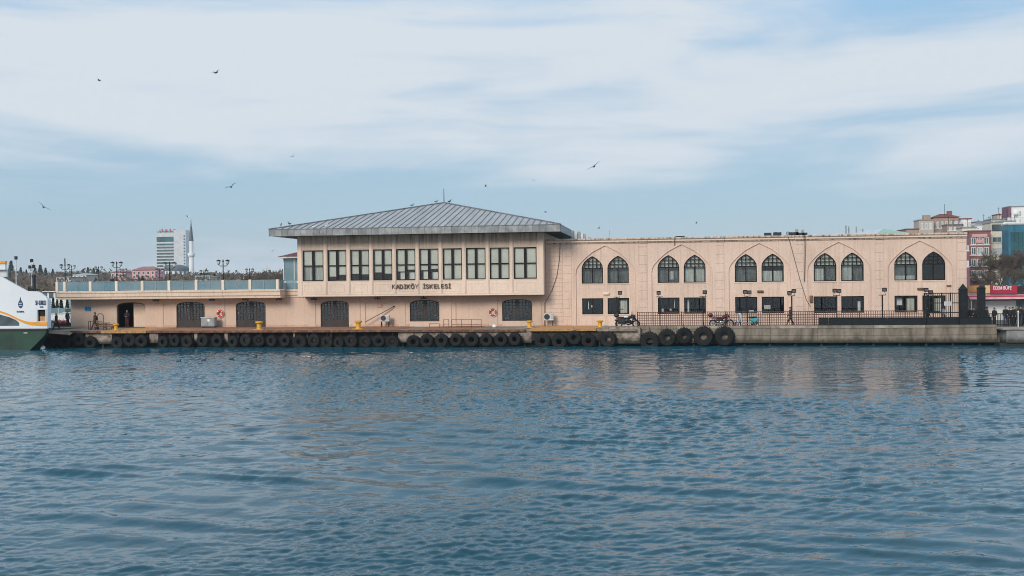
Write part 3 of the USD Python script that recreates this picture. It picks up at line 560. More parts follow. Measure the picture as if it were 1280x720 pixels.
# ------------------------------------------------------------------ terrace railing
rl = thing('terrace_railing', 'terrace railing of cream posts and blue tinted glass along the roof edge', 'railing', (-51, -1.6, 5.62))
PXP = [71.7, 81.2, 113.4, 146, 178.3, 211.6, 245.7, 279, 312.8, 347.2]
pxs = [PX(p, -1.65, 357) for p in PXP]
for x in pxs: part(rl, 'post', M().box(x-.14, x+.14, -1.79, -1.51, 5.6, 6.66, .015), 'post_cream')
for a, b in zip(pxs[:-1], pxs[1:]):
    c = (a+b)/2; seg = [(a+.16, b-.16)] if b-a < 1.5 else [(a+.16, c-.03), (c+.03, b-.16)]
    for s, e in seg: part(rl, 'glass_panel', M().box(s, e, -1.66, -1.645, 5.66, 6.58), 'rail_glass')
    if len(seg) > 1: part(rl, 'slim_post', M().box(c-.025, c+.025, -1.69, -1.62, 5.62, 6.6), 'grey_metal')
    part(rl, 'handrail', M().box(a+.14, b-.14, -1.69, -1.62, 6.58, 6.62), 'grey_metal')
xa, xb = PX(350, -.1, 357), PX(371, -.1, 357); xm = PX(357.5, -.1, 357)
part(rl, 'glass_panel', M().box(xm+.06, xb, -.1, -.085, 5.66, 6.58), 'rail_glass'); part(rl, 'slim_post', M().box(xm-.03, xm+.03, -.14, -.07, 5.62, 6.66), 'grey_metal')
part(rl, 'glass_panel', M().box(pxs[-1]+.15, pxs[-1]+.165, -1.5, -.15, 5.66, 6.58), 'rail_glass')
# ------------------------------------------------------------------ glass pavilion on the terrace
gp = thing('glass_pavilion', 'glass pavilion with dark red hipped roof on the terrace behind the main block', 'pavilion', (PX(362, 5), 6.5, 5.55))
x0, x1 = PX(354.5, 4, 335), PX(372, 4, 335)+2.0; z0, z1 = 5.55, PZ(322.8, 360, 4)
for x in (x0, x0+1.2, x0+2.4, x1): part(gp, 'column', M().box(x-.05, x+.05, 4, 4.1, z0, z1), 'pale_metal')
for a, b in ((x0+.05, x0+1.15), (x0+1.25, x0+2.35), (x0+2.45, x1-.05)): part(gp, 'glass_panel', M().box(a, b, 4.04, 4.05, z0+.9, z1-.02), 'rail_glass')
part(gp, 'parapet', M().box(x0, x1, 4.01, 4.12, z0+.75, z0+.9), 'white_paint'); part(gp, 'parapet', M().box(x0, x1, 4.03, 4.1, z0, z0+.74), 'slate')
part(gp, 'glass_panel', M().box(x0, x0+.02, 4.1, 8.5, z0+.9, z1-.02), 'rail_glass')
part(gp, 'back_wall', M().box(x0, x1, 8.5, 8.6, z0, z1), 'blind_grey')
gx0 = PX(347.5, 3.4, 322)
part(gp, 'eaves', M().box(gx0, x1+.6, 3.4, 9.2, z1, z1+.16), 'pale_metal')
mx, my, mz = (gx0+x1+.6)/2, 6.3, z1+.95
part(gp, 'roof', M().add([(gx0-.05, 3.35, z1+.165), (x1+.65, 3.35, z1+.165), (x1+.65, 9.25, z1+.165), (gx0-.05, 9.25, z1+.165), (mx, my, mz)], [(0, 1, 4), (1, 2, 4), (2, 3, 4), (3, 0, 4), (0, 3, 2), (0, 2, 1)]), 'roof_tile_red')
# ------------------------------------------------------------------ tyres hung along the quay
mat('rubber_worn', (.013, .014, .014), .85, var=.3, scale=4, bump=.4, bscale=12, col2=(.034, .034, .031), lo=.45, hi=.8, spec=.2)
def tyre_proto(name, label, loc, sc, treads, m_='rubber'):
    t = thing(name, label, 'tyre', loc, 0, 'tyre fenders along the quay', sc, local=True)
    r = [(.25, -.17), (.33, -.20), (.52, -.215), (.62, -.19), (.66, -.13), (.665, 0), (.66, .13), (.62, .19), (.52, .215), (.33, .2), (.25, .17), (.235, .0), (.25, -.17)]
    part(t, 'casing', M().lathe([(a*.75, b) for a, b in r], 32, axis='y'), m_, smooth=40)
    mb = M()
    for k in range(treads):
        a = 2*math.pi*k/treads
        b = m3.Manifold.cube((.03, .27, .05), True).rotate((0, 0, 14 if k % 2 else -14)).translate((.505, 0, 0)).rotate((0, math.degrees(a), 0)); mb.man(b)
    part(t, 'tread', mb, m_, kind='stuff')
    part(t, 'bead_ring', M().lathe([(.195, -.17), (.222, -.187), (.23, -.165)], 28, axis='y'), 'quay_wet', smooth=50)
    part(t, 'chain', M().tube([(.0, .05, .33), (.02, .0, .52), (.0, .17, .62), (0, .2, .74)], .022, 5), 'chain')
    return t
TY = [(62, 427.5, 17), (81, 426.5, 18), (98.8, 424.6, 17), (113, 428.6, 17), (147, 428.4, 16.5), (162.3, 425.4, 17), (177.3, 426.6, 17), (204.4, 427.5, 16), (219.3, 426, 15.5), (234.2, 427, 16.5), (253.8, 425.8, 17), (271.9, 426.5, 17), (291.6, 427.5, 16),
      (307.5, 425.4, 16), (324, 426, 15.5), (340.2, 426.2, 15.5), (356.6, 426, 15.5), (374.4, 427.5, 18), (392.8, 425.8, 17), (408.8, 428, 15.5), (423.8, 428.6, 14.5), (439.4, 426.4, 17), (456.9, 427.3, 16), (473.8, 426.4, 16), (490.4, 427.8, 17), (516.7, 427.4, 17),
      (533.5, 426, 17.5), (552, 425.7, 17.5), (570, 425.2, 16.5), (589.4, 424.6, 18.5), (608, 425.2, 17), (626.3, 424.6, 17.5), (643.8, 424, 17), (678, 426, 19.5), (699, 427, 19), (717.4, 422, 17.5), (735.7, 426, 18), (760.3, 424, 20),
      (812, 427, 24), (833.7, 422, 21), (855, 420, 20), (879.4, 420.5, 24.5), (905.4, 420.5, 24)]
ORD = 'first second third fourth fifth sixth seventh eighth ninth tenth eleventh twelfth thirteenth fourteenth fifteenth sixteenth seventeenth eighteenth nineteenth twentieth twenty-first twenty-second twenty-third twenty-fourth twenty-fifth twenty-sixth twenty-seventh twenty-eighth twenty-ninth thirtieth thirty-first thirty-second thirty-third thirty-fourth thirty-fifth thirty-sixth thirty-seventh thirty-eighth thirty-ninth fortieth forty-first forty-second forty-third'.split()
NEAR = {0: 'small tyre half hidden beside the ferry bow', 3: 'tyre hung low on the pale concrete just left of the ochre planks', 4: 'tyre under the left end of the ochre planks by the open doorway', 25: 'tyre against the broken concrete block under the middle of the main building',
        33: 'large tyre under the left end of the ochre planks near the right wing', 37: 'tyre alone on the rough corner block below the black motorbike', 38: 'very large tyre lying low in the water right of the rough corner block',
        39: 'tyre just right of the very large low tyre', 40: 'smaller tyre in the middle of the five big tyres on the concrete quay', 41: 'very large tyre below the fence left of the red motorcycle', 42: 'last and rightmost very large tyre, below the red motorcycle'}
protos = []
for i, (px, py, d) in enumerate(TY):
    y = -7.12 if px < 750 else -6.72 if px < 790 else -6.28
    p = P(px, py, y); s = d/(2*.505*13.35)*1.0
    lb = NEAR.get(i, 'black rubber tyre on the quay edge, %s tyre along from the ferry' % ORD[i])
    sc = (s, min(1.1, s)*rng.uniform(.85, 1.05), s)
    if i < 3: protos.append(tyre_proto('tyre_fender', lb, p, sc, (26, 34, 22)[i], 'rubber_worn' if i == 2 else 'rubber'))
    else: dup(protos[rng.randrange(3)], 'tyre_fender', lb, 'tyre', p, rng.uniform(-15, 15), 'tyre fenders along the quay', sc)
# ------------------------------------------------------------------ bollards
pb = None
for px, py, lb in ((145, 409.5, 'yellow mooring bollard between the wooden bench and the open doorway'), (324, 411, 'yellow mooring bollard in front of the third arched doorway'), (448, 412, 'yellow mooring bollard left of the leaning pole'),
        (662, 407.5, 'yellow mooring bollard in front of the barred window with a white screen'), (750, 407, 'yellow mooring bollard left of the black motorbike')):
    x = PX(px, -6.0 if px < 500 else -4.6, py); loc = (x, -6.0 if px < 500 else -4.6, 1.70)
    if pb is None:
        pb = thing('mooring_bollard', lb, 'bollard', loc, 0, 'yellow bollards along the quay', local=True)
        part(pb, 'base_plate', M().box(-.42, .42, -.3, .3, 0, .06, .02), 'bollard_yellow')
        part(pb, 'post', M().lathe([(0, .06), (.24, .06), (.19, .14), (.18, .42), (.2, .5)], 18), 'bollard_yellow', smooth=40)
        part(pb, 'head', M().lathe([(.2, .5), (.3, .53), (.31, .6), (.26, .66), (0, .68)], 18), 'bollard_yellow', smooth=40)
        for k in range(4): part(pb, 'bolt', M().lathe([(0, .09), (.04, .09), (.04, .06)], 6, at=((-.34, .34)[k % 2], (-.22, .22)[k//2], 0)), 'iron_dark')
    else: dup(pb, 'mooring_bollard', lb, 'bollard', loc, 0, 'yellow bollards along the quay', (1.25,)*3 if px in (324, 448) else (1.05,)*3)
# ------------------------------------------------------------------ life rings, air conditioners, cabinet, sign, bench
lr = None
for px, py, lb in ((275.2, 392, 'red life ring on the wall between the second and third arched doorways'), (616, 390.3, 'red life ring on the wall under the right half of the main block')):
    loc = P(px, py, -.16)
    if lr is None:
        lr = thing('life_ring', lb, 'life ring', loc, 0, 'red life rings on the wall', local=True)
        part(lr, 'ring', M().lathe([(.31+.1*math.cos(a), .07*math.sin(a)) for a in np.linspace(0, 2*math.pi, 13)], 28, axis='y'), 'ring_red', smooth=True)
        for k in range(4):
            a = k*90+45; b = m3.Manifold.cube((.15, .16, .07), True).translate((.31, 0, 0)).rotate((0, a, 0)); part(lr, 'band', M().man(b), 'white_paint')
        part(lr, 'rope', M().tube([(.44*math.cos(t), -.03, .44*math.sin(t)) for t in np.linspace(0, 2*math.pi, 25)], .014, 5), 'white_paint')
        part(lr, 'hook', M().box(-.04, .04, -.02, .17, .32, .42), 'iron_dark')
    else: dup(lr, 'life_ring', lb, 'life ring', loc, 0, 'red life rings on the wall')
ac = None
for px, lb in ((481.5, 'air conditioning unit on legs beside the leaning pole'), (686, 'air conditioning unit on legs at the corner of the right wing')):
    loc = (PX(px, -.7, 400), -.7, DK)
    if ac is None:
        ac = thing('air_conditioner', lb, 'air conditioner', loc, 0, 'air conditioning units on legs by the wall', local=True)
        part(ac, 'casing', M().box(-.46, .46, -.18, .18, .52, 1.18, .03), 'pale_metal')
        part(ac, 'fan_guard', M().lathe([(.27, -.21), (.29, -.185), (.25, -.18)], 20, at=(-.15, 0, .86), axis='y'), 'grey_metal')
        part(ac, 'fan', M().lathe([(0, -.187), (.25, -.187), (.25, -.183)], 20, at=(-.15, 0, .86), axis='y').lathe([(0, -.2), (.07, -.2), (.07, -.187)], 12, at=(-.15, 0, .86), axis='y'), 'black_metal')
        for z in (.68, .8, .92, 1.04): part(ac, 'vent_slat', M().box(.2, .42, -.19, -.182, z, z+.05), 'grey_metal')
        for x in (-.38, .38): part(ac, 'leg', M().box(x-.03, x+.03, -.16, -.1, 0, .53).box(x-.03, x+.03, .1, .16, 0, .53).box(x-.03, x+.03, -.1, .1, .46, .52), 'iron_dark')
    else: dup(ac, 'air_conditioner', lb, 'air conditioner', loc, 0, 'air conditioning units on legs by the wall', (1.05,)*3)
cb = thing('metal_cabinet', 'grey metal cabinet against the second arched doorway', 'cabinet', (PX(261.3, -.9, 402), -.9, DK))
x0, x1 = PX(253, -.9, 402), PX(269.7, -.9, 402)
part(cb, 'body', M().box(x0, x1, -1.25, -.55, DK+.12, 2.72, .02), 'grey_metal'); part(cb, 'plinth', M().box(x0+.05, x1-.05, -1.2, -.6, DK, DK+.12), 'iron_dark')
part(cb, 'lid', M().box(x0-.03, x1+.03, -1.29, -.52, 2.722, 2.8, .015), 'pale_metal')
for a, b in ((x0+.05, (x0+x1)/2-.02), ((x0+x1)/2+.02, x1-.05)): part(cb, 'door', M().box(a, b, -1.275, -1.252, DK+.2, 2.66, .01), 'grey_metal')
part(cb, 'notice', M().box(x1-.75, x1-.5, -1.285, -1.277, 2.35, 2.6), 'white_paint')
ws = thing('wall_sign', 'small blue sign on the wall above the bench', 'sign', P(109.5, 386, -.08))
p0, p1 = P(105.8, 388.8, -.06), P(113.3, 383.3, -.06)
part(ws, 'panel', M().box(p0[0], p1[0], -.06, -.003, p0[2], p1[2], .01), 'blue_sign'); part(ws, 'symbol', M().box(p0[0]+.12, p0[0]+.24, -.064, -.061, p0[2]+.12, p1[2]-.1).box(p0[0]+.3, p1[0]-.1, -.064, -.061, (p0[2]+p1[2])/2-.03, (p0[2]+p1[2])/2+.03), 'teal_glass')
bn = thing('wooden_bench', 'old brown wooden bench with slatted back left of the open doorway', 'bench', (PX(130, -5.2, 410), -5.2, 1.70))
x0, x1 = PX(119, -5.4, 408), PX(141, -5.4, 408)
for k, z in enumerate((2.06, 2.2, 2.34)): part(bn, 'back_slat', M().box(x0 - .1*k, x1 - .5*(k == 2), -5.05-.0, -4.99, z, z+.1), 'wood_old')
for k in range(4): part(bn, 'seat_slat', M().box(x0, x1, -5.55+k*.13, -5.44+k*.13, 2.0, 2.05), 'wood_old')
for x in (x0+.1, (x0+x1)/2, x1-.1): part(bn, 'leg', M().box(x-.04, x+.04, -5.52, -5.46, 1.70, 2.0).box(x-.04, x+.04, -5.0, -4.94, 1.70, 2.42).box(x-.04, x+.04, -5.46, -5.0, 1.93, 1.99), 'iron_red')
hp = thing('mooring_rack', 'rusty metal tube frame at the left end of the bench', 'frame', (PX(114, -5.3, 408), -5.3, 1.70))
x0, x1 = PX(110.8, -5.3, 405), PX(118.5, -5.3, 405)
for x in (x0, x0+.22, x1): part(hp, 'post', M().tube([(x, -5.3, 1.70), (x, -5.3, 2.6)], .035, 6), 'iron_red')
part(hp, 'top_rail', M().tube([(x0, -5.3, 2.6), (x1+.8, -5.3, 2.6)], .035, 6), 'iron_red')
hx = PX(121.5, -4.6, 400); part(hp, 'hoop', M().tube([(hx, -4.6, DK-.01)] + [(hx + .35 - .35*math.cos(t), -4.6, 3.0 + .35*math.sin(t)) for t in np.linspace(0, math.pi, 9)] + [(hx+.7, -4.6, DK-.01)], .03, 6), 'iron_dark')
def barrier(px0, px1, ztop, rails, lb, Y=-3.4):
    x0, x1 = PX(px0, Y, 402), PX(px1, Y, 402); b = thing('hand_barrier', lb, 'barrier', ((x0+x1)/2, Y, DK))
    n = max(2, int((x1-x0)/.9)+1)
    for k in range(n):
        x = x0 + (x1-x0)*k/(n-1); part(b, 'post', M().tube([(x, Y, DK-.01), (x, Y, ztop)], .028, 6), 'iron_red')
    for z in rails: part(b, 'rail', M().tube([(x0-.02, Y, z), (x1+.02, Y, z)], .026, 6), 'iron_red')
barrier(554.5, 561, 2.52, (2.5, 2.05), 'short rusty tube barrier left of the long one under the main block')
barrier(564.5, 601.5, 2.52, (2.5, 2.0), 'long low rusty tube barrier under the main block')
barrier(537, 549, 2.12, (2.1,), 'low rusty tube barrier below the middle barred window')
lp = thing('leaning_pole', 'thin dark pole leaning against the wall beside the air conditioner', 'pole', P(456.5, 402.5, -.5))
part(lp, 'shaft', M().tube([P(456.5, 402.5, -.5), P(492, 383.2, -.1)], .045, 6), 'letter_brown'); part(lp, 'tip', M().tube([P(491.5, 383.5, -.105), P(493, 382.7, -.1)], .06, 6), 'iron_dark')
fl = thing('mooring_float', 'small white float on the deck below the right life ring', 'float', (PX(618, -3.5, 406), -3.5, DK))
part(fl, 'dome', M().lathe([(0, 2.03), (.12, 2.0), (.2, 1.9), (.22, 1.78), (.18, 1.705), (0, 1.70)], 14, at=(PX(618, -3.5, 406), -3.5, 0)), 'white_paint', smooth=True)
part(fl, 'ring', M().tube([(PX(618, -3.5, 406), -3.5, 2.0), (PX(618, -3.5, 406), -3.5, 2.1)], .03, 6), 'iron_dark')
# ------------------------------------------------------------------ fence with lattice panels, floodlight poles, gate
FY = -4.2
fe = thing('quay_fence', 'red brown lattice fence along the quay before the right wing', 'fence', (12, FY, DK))
fp = [797, 825, 852, 879, 906.7, 934, 962, 989.8, 1018, 1046, 1074.5, 1103, 1131.5, 1160]
fx = [PX(p, FY, 400) for p in fp]
for i, x in enumerate(fx): part(fe, 'post', M().box(x-.045, x+.045, FY-.045, FY+.045, DK-.01, 3.16), 'iron_red')
for a, b in zip(fx[:-1], fx[1:]):
    pn = part(fe, 'panel_frame', M().box(a+.05, b-.05, FY-.03, FY+.03, 3.08, 3.14).box(a+.05, b-.05, FY-.03, FY+.03, DK+.06, DK+.13), 'iron_red')
    mb = M(); n = 10
    for k in range(1, n): x = a+(b-a)*k/n; mb.box(x-.028, x+.028, FY-.015, FY+.015, DK+.13, 3.08)
    for k in range(1, 5): z = DK+.13+(2.82-DK)*k/4.6; mb.box(a+.05, b-.05, FY-.024, FY-.016, z-.028, z+.028)
    part(fe, 'lattice_bars', mb, 'iron_red', parent=pn, kind='stuff')
LB = {771: 'floodlight pole behind the black motorbike', 824.8: 'second floodlight pole of the row, left of the five big tyres', 878.8: 'floodlight pole just left of the red motorcycle', 934: 'twin floodlight pole beside the turquoise scooter',
      989.8: 'twin floodlight pole in front of the walking person', 1046: 'twin floodlight pole between the third and fourth arch bays from the right, over the dark barrier', 1103: 'floodlight pole between the last two arch bays', 1160: 'floodlight pole in front of the rightmost ground floor window'}
LB[1046] = 'twin floodlight pole over the left part of the dark barrier'
for px, heads in ((771, ((4, 366),)), (824.8, ((-1.5, 366),)), (878.8, ((2.2, 365),)), (934, ((-2.6, 364.8), (2.6, 365.3))), (989.8, ((-3, 366), (2.5, 363.6))), (1046, ((-2.6, 363.2), (2.6, 363.6))), (1103, ((2.6, 362),)), (1160, ((-2.4, 362.2), (3.2, 365)))):
    y = FY - .14; x = PX(px, y, 385); zt = PZ(371.5 - (px-771)*.008, px, y)
    f = thing('floodlight_pole', LB[px], 'floodlight', (x, y, DK), 0, 'floodlight poles along the fence')
    part(f, 'pole', M().tube([(x, y, DK-.01), (x, y, zt)], .06, 8), 'iron_dark', smooth=50)
    part(f, 'cross_arm', M().box(x-.32, x+.32, y-.03, y+.03, zt-.03, zt+.03), 'iron_dark')
    for dx, py in heads:
        q_ = P(px+dx, py, y); part(f, 'bracket', M().tube([(x + (.3 if dx > 0 else -.3)*min(1, abs(dx)/2.5), y, zt), (q_[0], y+.05, q_[2]-.1)], .022, 5), 'iron_dark')
        h = part(f, 'lamp_head', M().box(q_[0]-.2, q_[0]+.2, y-.12, y+.1, q_[2]-.19, q_[2]+.17, .03), 'iron_dark'); part(f, 'lens', M().box(q_[0]-.14, q_[0]+.14, y-.128, y-.121, q_[2]-.12, q_[2]+.08), 'lens_grey', parent=h)
# taller gate grid and dark piers at the right end
gt = thing('tall_gate', 'tall dark iron gate grid left of the pointed dark piers', 'gate', (PX(1178, -4.8, 404), -4.8, DK))
x0, x1 = PX(1155.5, -4.8, 380), PX(1199, -4.8, 380); zt = PZ(365.8, 1178, -4.8)
for k in range(5):
    x = x0+(x1-x0)*k/4; part(gt, 'stile', M().box(x-.05, x+.05, -4.85, -4.75, DK-.01, zt), 'iron_dark')
for z in (zt-.1, (zt+2.4)/2+.2, 2.9, 2.42): part(gt, 'rail', M().box(x0, x1, -4.83, -4.77, z, z+.08), 'iron_dark')
for k in range(1, 16):
    if k % 4: x = x0+(x1-x0)*k/16; part(gt, 'bar', M().box(x-.022, x+.022, -4.82, -4.78, 2.4, zt-.1), 'iron_dark')
part(gt, 'kick_plate', M().box(x0, x1, -4.84, -4.76, DK+.05, 2.415), 'barrier_dark')
part(gt, 'notice', M().box(PX(1180, -4.9, 379), PX(1190, -4.9, 379), -4.93, -4.9, PZ(382, 1185, -4.9), PZ(376.8, 1185, -4.9)), 'pale_metal')
for px, w, yt, lb in ((1203.8, .325, 354.2, 'dark gate pier with pointed top next to the tall gate'), (1226.5, .30, 356.5, 'dark gate pier standing in front of the red kiosk awning')):
    x = PX(px, -4.8, 380); zt = PZ(yt, px, -4.8); g = thing('gate_pier', lb, 'pier', (x, -4.8, DK), 0, None)
    part(g, 'shaft', M().box(x-w, x+w, -4.8-w, -4.8+w, DK-.01, zt-.62 if px < 1210 else zt-.3, .03), 'barrier_dark')
    za = zt-.62 if px < 1210 else zt-.3
    part(g, 'cap', M().box(x-w-.03, x+w+.03, -4.83-w, -4.77+w, za+.001, za+.08), 'barrier_dark')
    part(g, 'point', M().add([(x-w, -4.8-w, za+.081), (x+w, -4.8-w, za+.081), (x+w, -4.8+w, za+.081), (x-w, -4.8+w, za+.081), (x, -4.8, zt)], [(0, 1, 4), (1, 2, 4), (2, 3, 4), (3, 0, 4), (0, 2, 1), (0, 3, 2)]), 'barrier_dark')
    part(g, 'panel', M().box(x-w*.6, x+w*.6, -4.83-w, -4.801-w, 2.2, za-.5, .01), 'iron_dark')
db = thing('dark_barrier', 'long low dark steel barrier along the quay edge in front of the fence', 'barrier', (22, -5.45, DK))
be = [1023, 1036, 1066, 1110, 1158, 1199, 1240]
for a, b in zip(be[:-1], be[1:]):
    xa, xb = PX(a, -5.45, 402), PX(b, -5.45, 402)-.03
    k = part(db, 'barrier_panel', M().box(xa, xb, -5.55, -5.35, DK+.02, 2.49, .03), 'barrier_dark'); part(db, 'top_cap', M().box(xa, xb, -5.58, -5.32, 2.492, 2.55, .015), 'iron_dark', parent=k)
mb = M(); rw_ = random.Random(5)
for k in range(160):
    x = rw_.choice((rw_.gauss(PX(1025, -5.8), .35), rw_.uniform(PX(1100, -5.8), PX(1245, -5.8)))); h = rw_.uniform(.06, .22)
    y = rw_.uniform(-5.95, -5.65); a = rw_.uniform(-.08, .08); mb.add([(x-.015, y, 1.84), (x+.015, y, 1.84), (x+a, y-.03, 1.84+h)], [(0, 1, 2)])
single('weeds', mb, 'weed', 'dry weeds growing on the quay coping', 'weeds', kind='stuff')
rf = thing('right_fence', 'dark bar fence at the right end before the crowd', 'fence', (PX(1258, -5.0, 400), -5.0, 1.66))
x0, x1 = PX(1233, -5.0, 398), PX(1290, -5.0, 398)
for k in range(30):
    x = x0+(x1-x0)*k/29; part(rf, 'bar' if k % 6 else 'post', M().box(x-.025, x+.025, -5.03, -4.97, 1.65, 2.85 if k % 6 else 2.98), 'iron_dark')
for z in (1.8, 2.8): part(rf, 'rail', M().box(x0, x1, -5.02, -4.98, z, z+.06), 'iron_dark')
wp_ = thing('white_post', 'slim pale post in front of the crowd at the right edge', 'post', (PX(1272.6, -5.6, 405), -5.6, 1.6))
x = PX(1272.6, -5.6, 400); part(wp_, 'shaft', M().tube([(x, -5.65, 1.6), (x, -5.65, 3.0)], .06, 8), 'pale_metal'); part(wp_, 'cap', M().ball((x, -5.65, 3.02), .075, 1), 'white_paint')
# ------------------------------------------------------------------ motorbikes (local: x forward, z up)
def wheel(t, x, r, w, rimm='chrome', spokes=6):
    prof = [(r*.72, -w*.4), (r*.9, -w*.5), (r, -w*.25), (r, w*.25), (r*.9, w*.5), (r*.72, w*.4), (r*.72, -w*.4)]
    k = part(t, 'wheel', M().lathe(prof, 24, at=(x, 0, r), axis='y'), 'rubber', smooth=40)
    mb = M().lathe([(r*.62, -w*.25), (r*.73, -w*.3), (r*.73, w*.3), (r*.62, w*.25), (r*.62, -w*.25)], 24, at=(x, 0, r), axis='y').lathe([(0, -w*.5), (r*.14, -w*.5), (r*.14, w*.5), (0, w*.5)], 10, at=(x, 0, r), axis='y')
    for j in range(spokes):
        a = 2*math.pi*j/spokes; mb.tube([(x+r*.1*math.cos(a), 0, r+r*.1*math.sin(a)), (x+r*.72*math.cos(a), 0, r+r*.72*math.sin(a))], .014, 4)
    part(t, 'rim', mb, rimm, parent=k)
def hull(*balls):
    pts = []
    for (x, y, z, r) in balls: pts.append(trimesh.creation.icosphere(1, r).vertices + [x, y, z])
    return M().man(m3.Manifold.hull_points(np.vstack(pts)))
def motorcycle(label, loc, rz, body, box, s=1.0, cover=False):
    t = thing('motorcycle', label, 'motorcycle', loc, rz, None, (s,)*3, local=True)
    rm = 'black_metal' if cover else 'chrome'; wheel(t, -.68, .32, .16 if cover else .14, rm); wheel(t, .72, .32, .12, rm)
    if not cover: part(t, 'side_panel', hull((-.35, .1, .62, .1), (-.35, -.1, .62, .1), (.1, .1, .66, .08), (.1, -.1, .66, .08)), 'black_metal'); part(t, 'radiator', hull((.42, 0, .45, .1), (.38, 0, .66, .1)), 'black_metal')
    part(t, 'engine', hull((-.05, 0, .42, .16), (.18, 0, .45, .14), (.1, 0, .30, .12)), 'chrome' if not cover else 'black_metal', smooth=50)
    part(t, 'frame', M().tube([(-.68, .09, .32), (-.1, .1, .45), (.35, .05, .85), (.5, 0, .95)], .03).tube([(-.68, -.09, .32), (-.1, -.1, .45), (.35, -.05, .85)], .03).tube([(-.1, 0, .3), (.3, 0, .32), (.5, 0, .8)], .028), 'black_metal')
    part(t, 'tank', hull((.05, 0, .80, .12), (.32, 0, .88, .15), (.15, .08, .82, .1), (.15, -.08, .82, .1)), body, smooth=50)
    part(t, 'seat', hull((-.62, 0, .84, .07), (-.05, 0, .78, .08), (-.4, .08, .82, .06), (-.4, -.08, .82, .06)), 'cloth_black' if cover else body, smooth=50)
    part(t, 'tail', hull((-.85, 0, .80, .05), (-.5, .06, .72, .07), (-.5, -.06, .72, .07)), body, smooth=50)
    part(t, 'fairing', hull((.42, 0, .98, .12), (.62, 0, .98, .08), (.5, 0, .82, .1)), body, smooth=50)
    part(t, 'headlight', M().ball((.66, 0, .95), .075, 1), 'chrome')
    for y in (-.09, .09): part(t, 'fork', M().tube([(.48, y, .98), (.72, y, .32)], .026), 'chrome')
    part(t, 'front_mudguard', hull((.60, 0, .62, .035), (.80, 0, .62, .035), (.72, 0, .66, .05)), body)
    part(t, 'handlebar', M().tube([(.32, -.36, 1.06), (.42, -.1, 1.08), (.42, .1, 1.08), (.32, .36, 1.06)], .018), 'black_metal')
    for y in (-.3, .3): part(t, 'mirror', M().tube([(.36, y, 1.06), (.40, y*1.1, 1.24)], .012).ball((.40, y*1.1, 1.28), .06, 1, (.4, 1, .8)), 'black_metal')
    part(t, 'exhaust', M().tube([(.2, -.14, .35), (-.2, -.16, .26), (-.75, -.17, .38)], .03, 8, .055), 'chrome')
    part(t, 'windscreen', hull((.50, .1, 1.1, .012), (.50, -.1, 1.1, .012), (.38, .06, 1.3, .012), (.38, -.06, 1.3, .012)), 'dark_glass')
    if box: part(t, 'top_box', hull((-.98, .1, 1.02, .12), (-.98, -.1, 1.02, .12), (-.78, .1, 1.02, .12), (-.78, -.1, 1.02, .12), (-.88, 0, 1.10, .12)), body, smooth=50); part(t, 'rack', M().box(-1.0, -.5, -.06, .06, .86, .9), 'black_metal')
    return t
YB = -5.15
motorcycle('dark red motorcycle with a round top box parked by the fence', (PX(901.5, YB, 404), YB, DK), 0, 'bike_maroon', True, 1.12)
bk = motorcycle('black motorcycle with carrier parked at the left end of the fence', (PX(784, YB, 405), YB, DK), 0, 'black_metal', True, 1.14, True)
part(bk, 'leg_shield', hull((.45, .22, .55, .05), (.45, -.22, .55, .05), (.5, .2, 1.0, .05), (.5, -.2, 1.0, .05)), 'black_metal'); part(bk, 'side_bag', M().box(-.75, -.15, -.32, -.14, .38, .76, .05), 'black_metal')
part(bk, 'engine_cover', hull((-.3, 0, .45, .2), (.3, 0, .42, .18), (.0, .1, .62, .16), (.0, -.1, .62, .16)), 'black_metal'); part(bk, 'rear_mudguard', hull((-.95, 0, .62, .08), (-.5, 0, .68, .12)), 'black_metal'); part(bk, 'front_fairing', hull((.42, .14, .95, .12), (.42, -.14, .95, .12), (.62, 0, .72, .12)), 'black_metal'); part(bk, 'number_plate', M().box(-.25, .05, -.27, -.25, .86, .98), 'white_paint'); part(bk, 'roof_bar', M().tube([(-.72, 0, .8), (-.70, 0, 1.5), (-.3, 0, 1.55)], .04), 'black_metal')
sct = thing('scooter', 'turquoise and pale blue motor scooter right of the red motorcycle', 'scooter', (PX(934, YB, 404), YB, DK), 180, None, (1.22,)*3, local=True)
wheel(sct, -.62, .24, .13); wheel(sct, .70, .24, .12)
part(sct, 'rear_body', hull((-.75, 0, .60, .12), (-.30, .1, .55, .12), (-.30, -.1, .55, .12), (-.55, .13, .42, .1), (-.55, -.13, .42, .1)), 'bike_teal', smooth=50)
part(sct, 'seat', hull((-.7, 0, .76, .06), (-.15, 0, .74, .07), (-.4, .09, .76, .05), (-.4, -.09, .76, .05)), 'cloth_black', smooth=50)
part(sct, 'floorboard', M().box(-.3, .4, -.16, .16, .26, .32, .02), 'bike_teal')
part(sct, 'leg_shield', hull((.38, .17, .32, .04), (.38, -.17, .32, .04), (.52, .15, .88, .04), (.52, -.15, .88, .04)), 'bike_paleblue', smooth=50)
part(sct, 'handlebar_head', hull((.50, 0, .98, .09), (.58, 0, 1.0, .08)), 'bike_paleblue', smooth=50)
part(sct, 'handlebar', M().tube([(.42, -.33, 1.03), (.5, 0, 1.02), (.42, .33, 1.03)], .02), 'chrome'); part(sct, 'front_mudguard', hull((.62, 0, .44, .07), (.80, 0, .40, .05), (.70, 0, .48, .06)), 'bike_paleblue', smooth=50)
part(sct, 'fork', M().tube([(.52, 0, .9), (.7, .08, .24)], .03), 'chrome')
for y in (-.28, .28): part(sct, 'mirror', M().tube([(.45, y, 1.03), (.47, y, 1.18)], .012).ball((.47, y, 1.22), .055, 1, (.4, 1, .8)), 'black_metal')
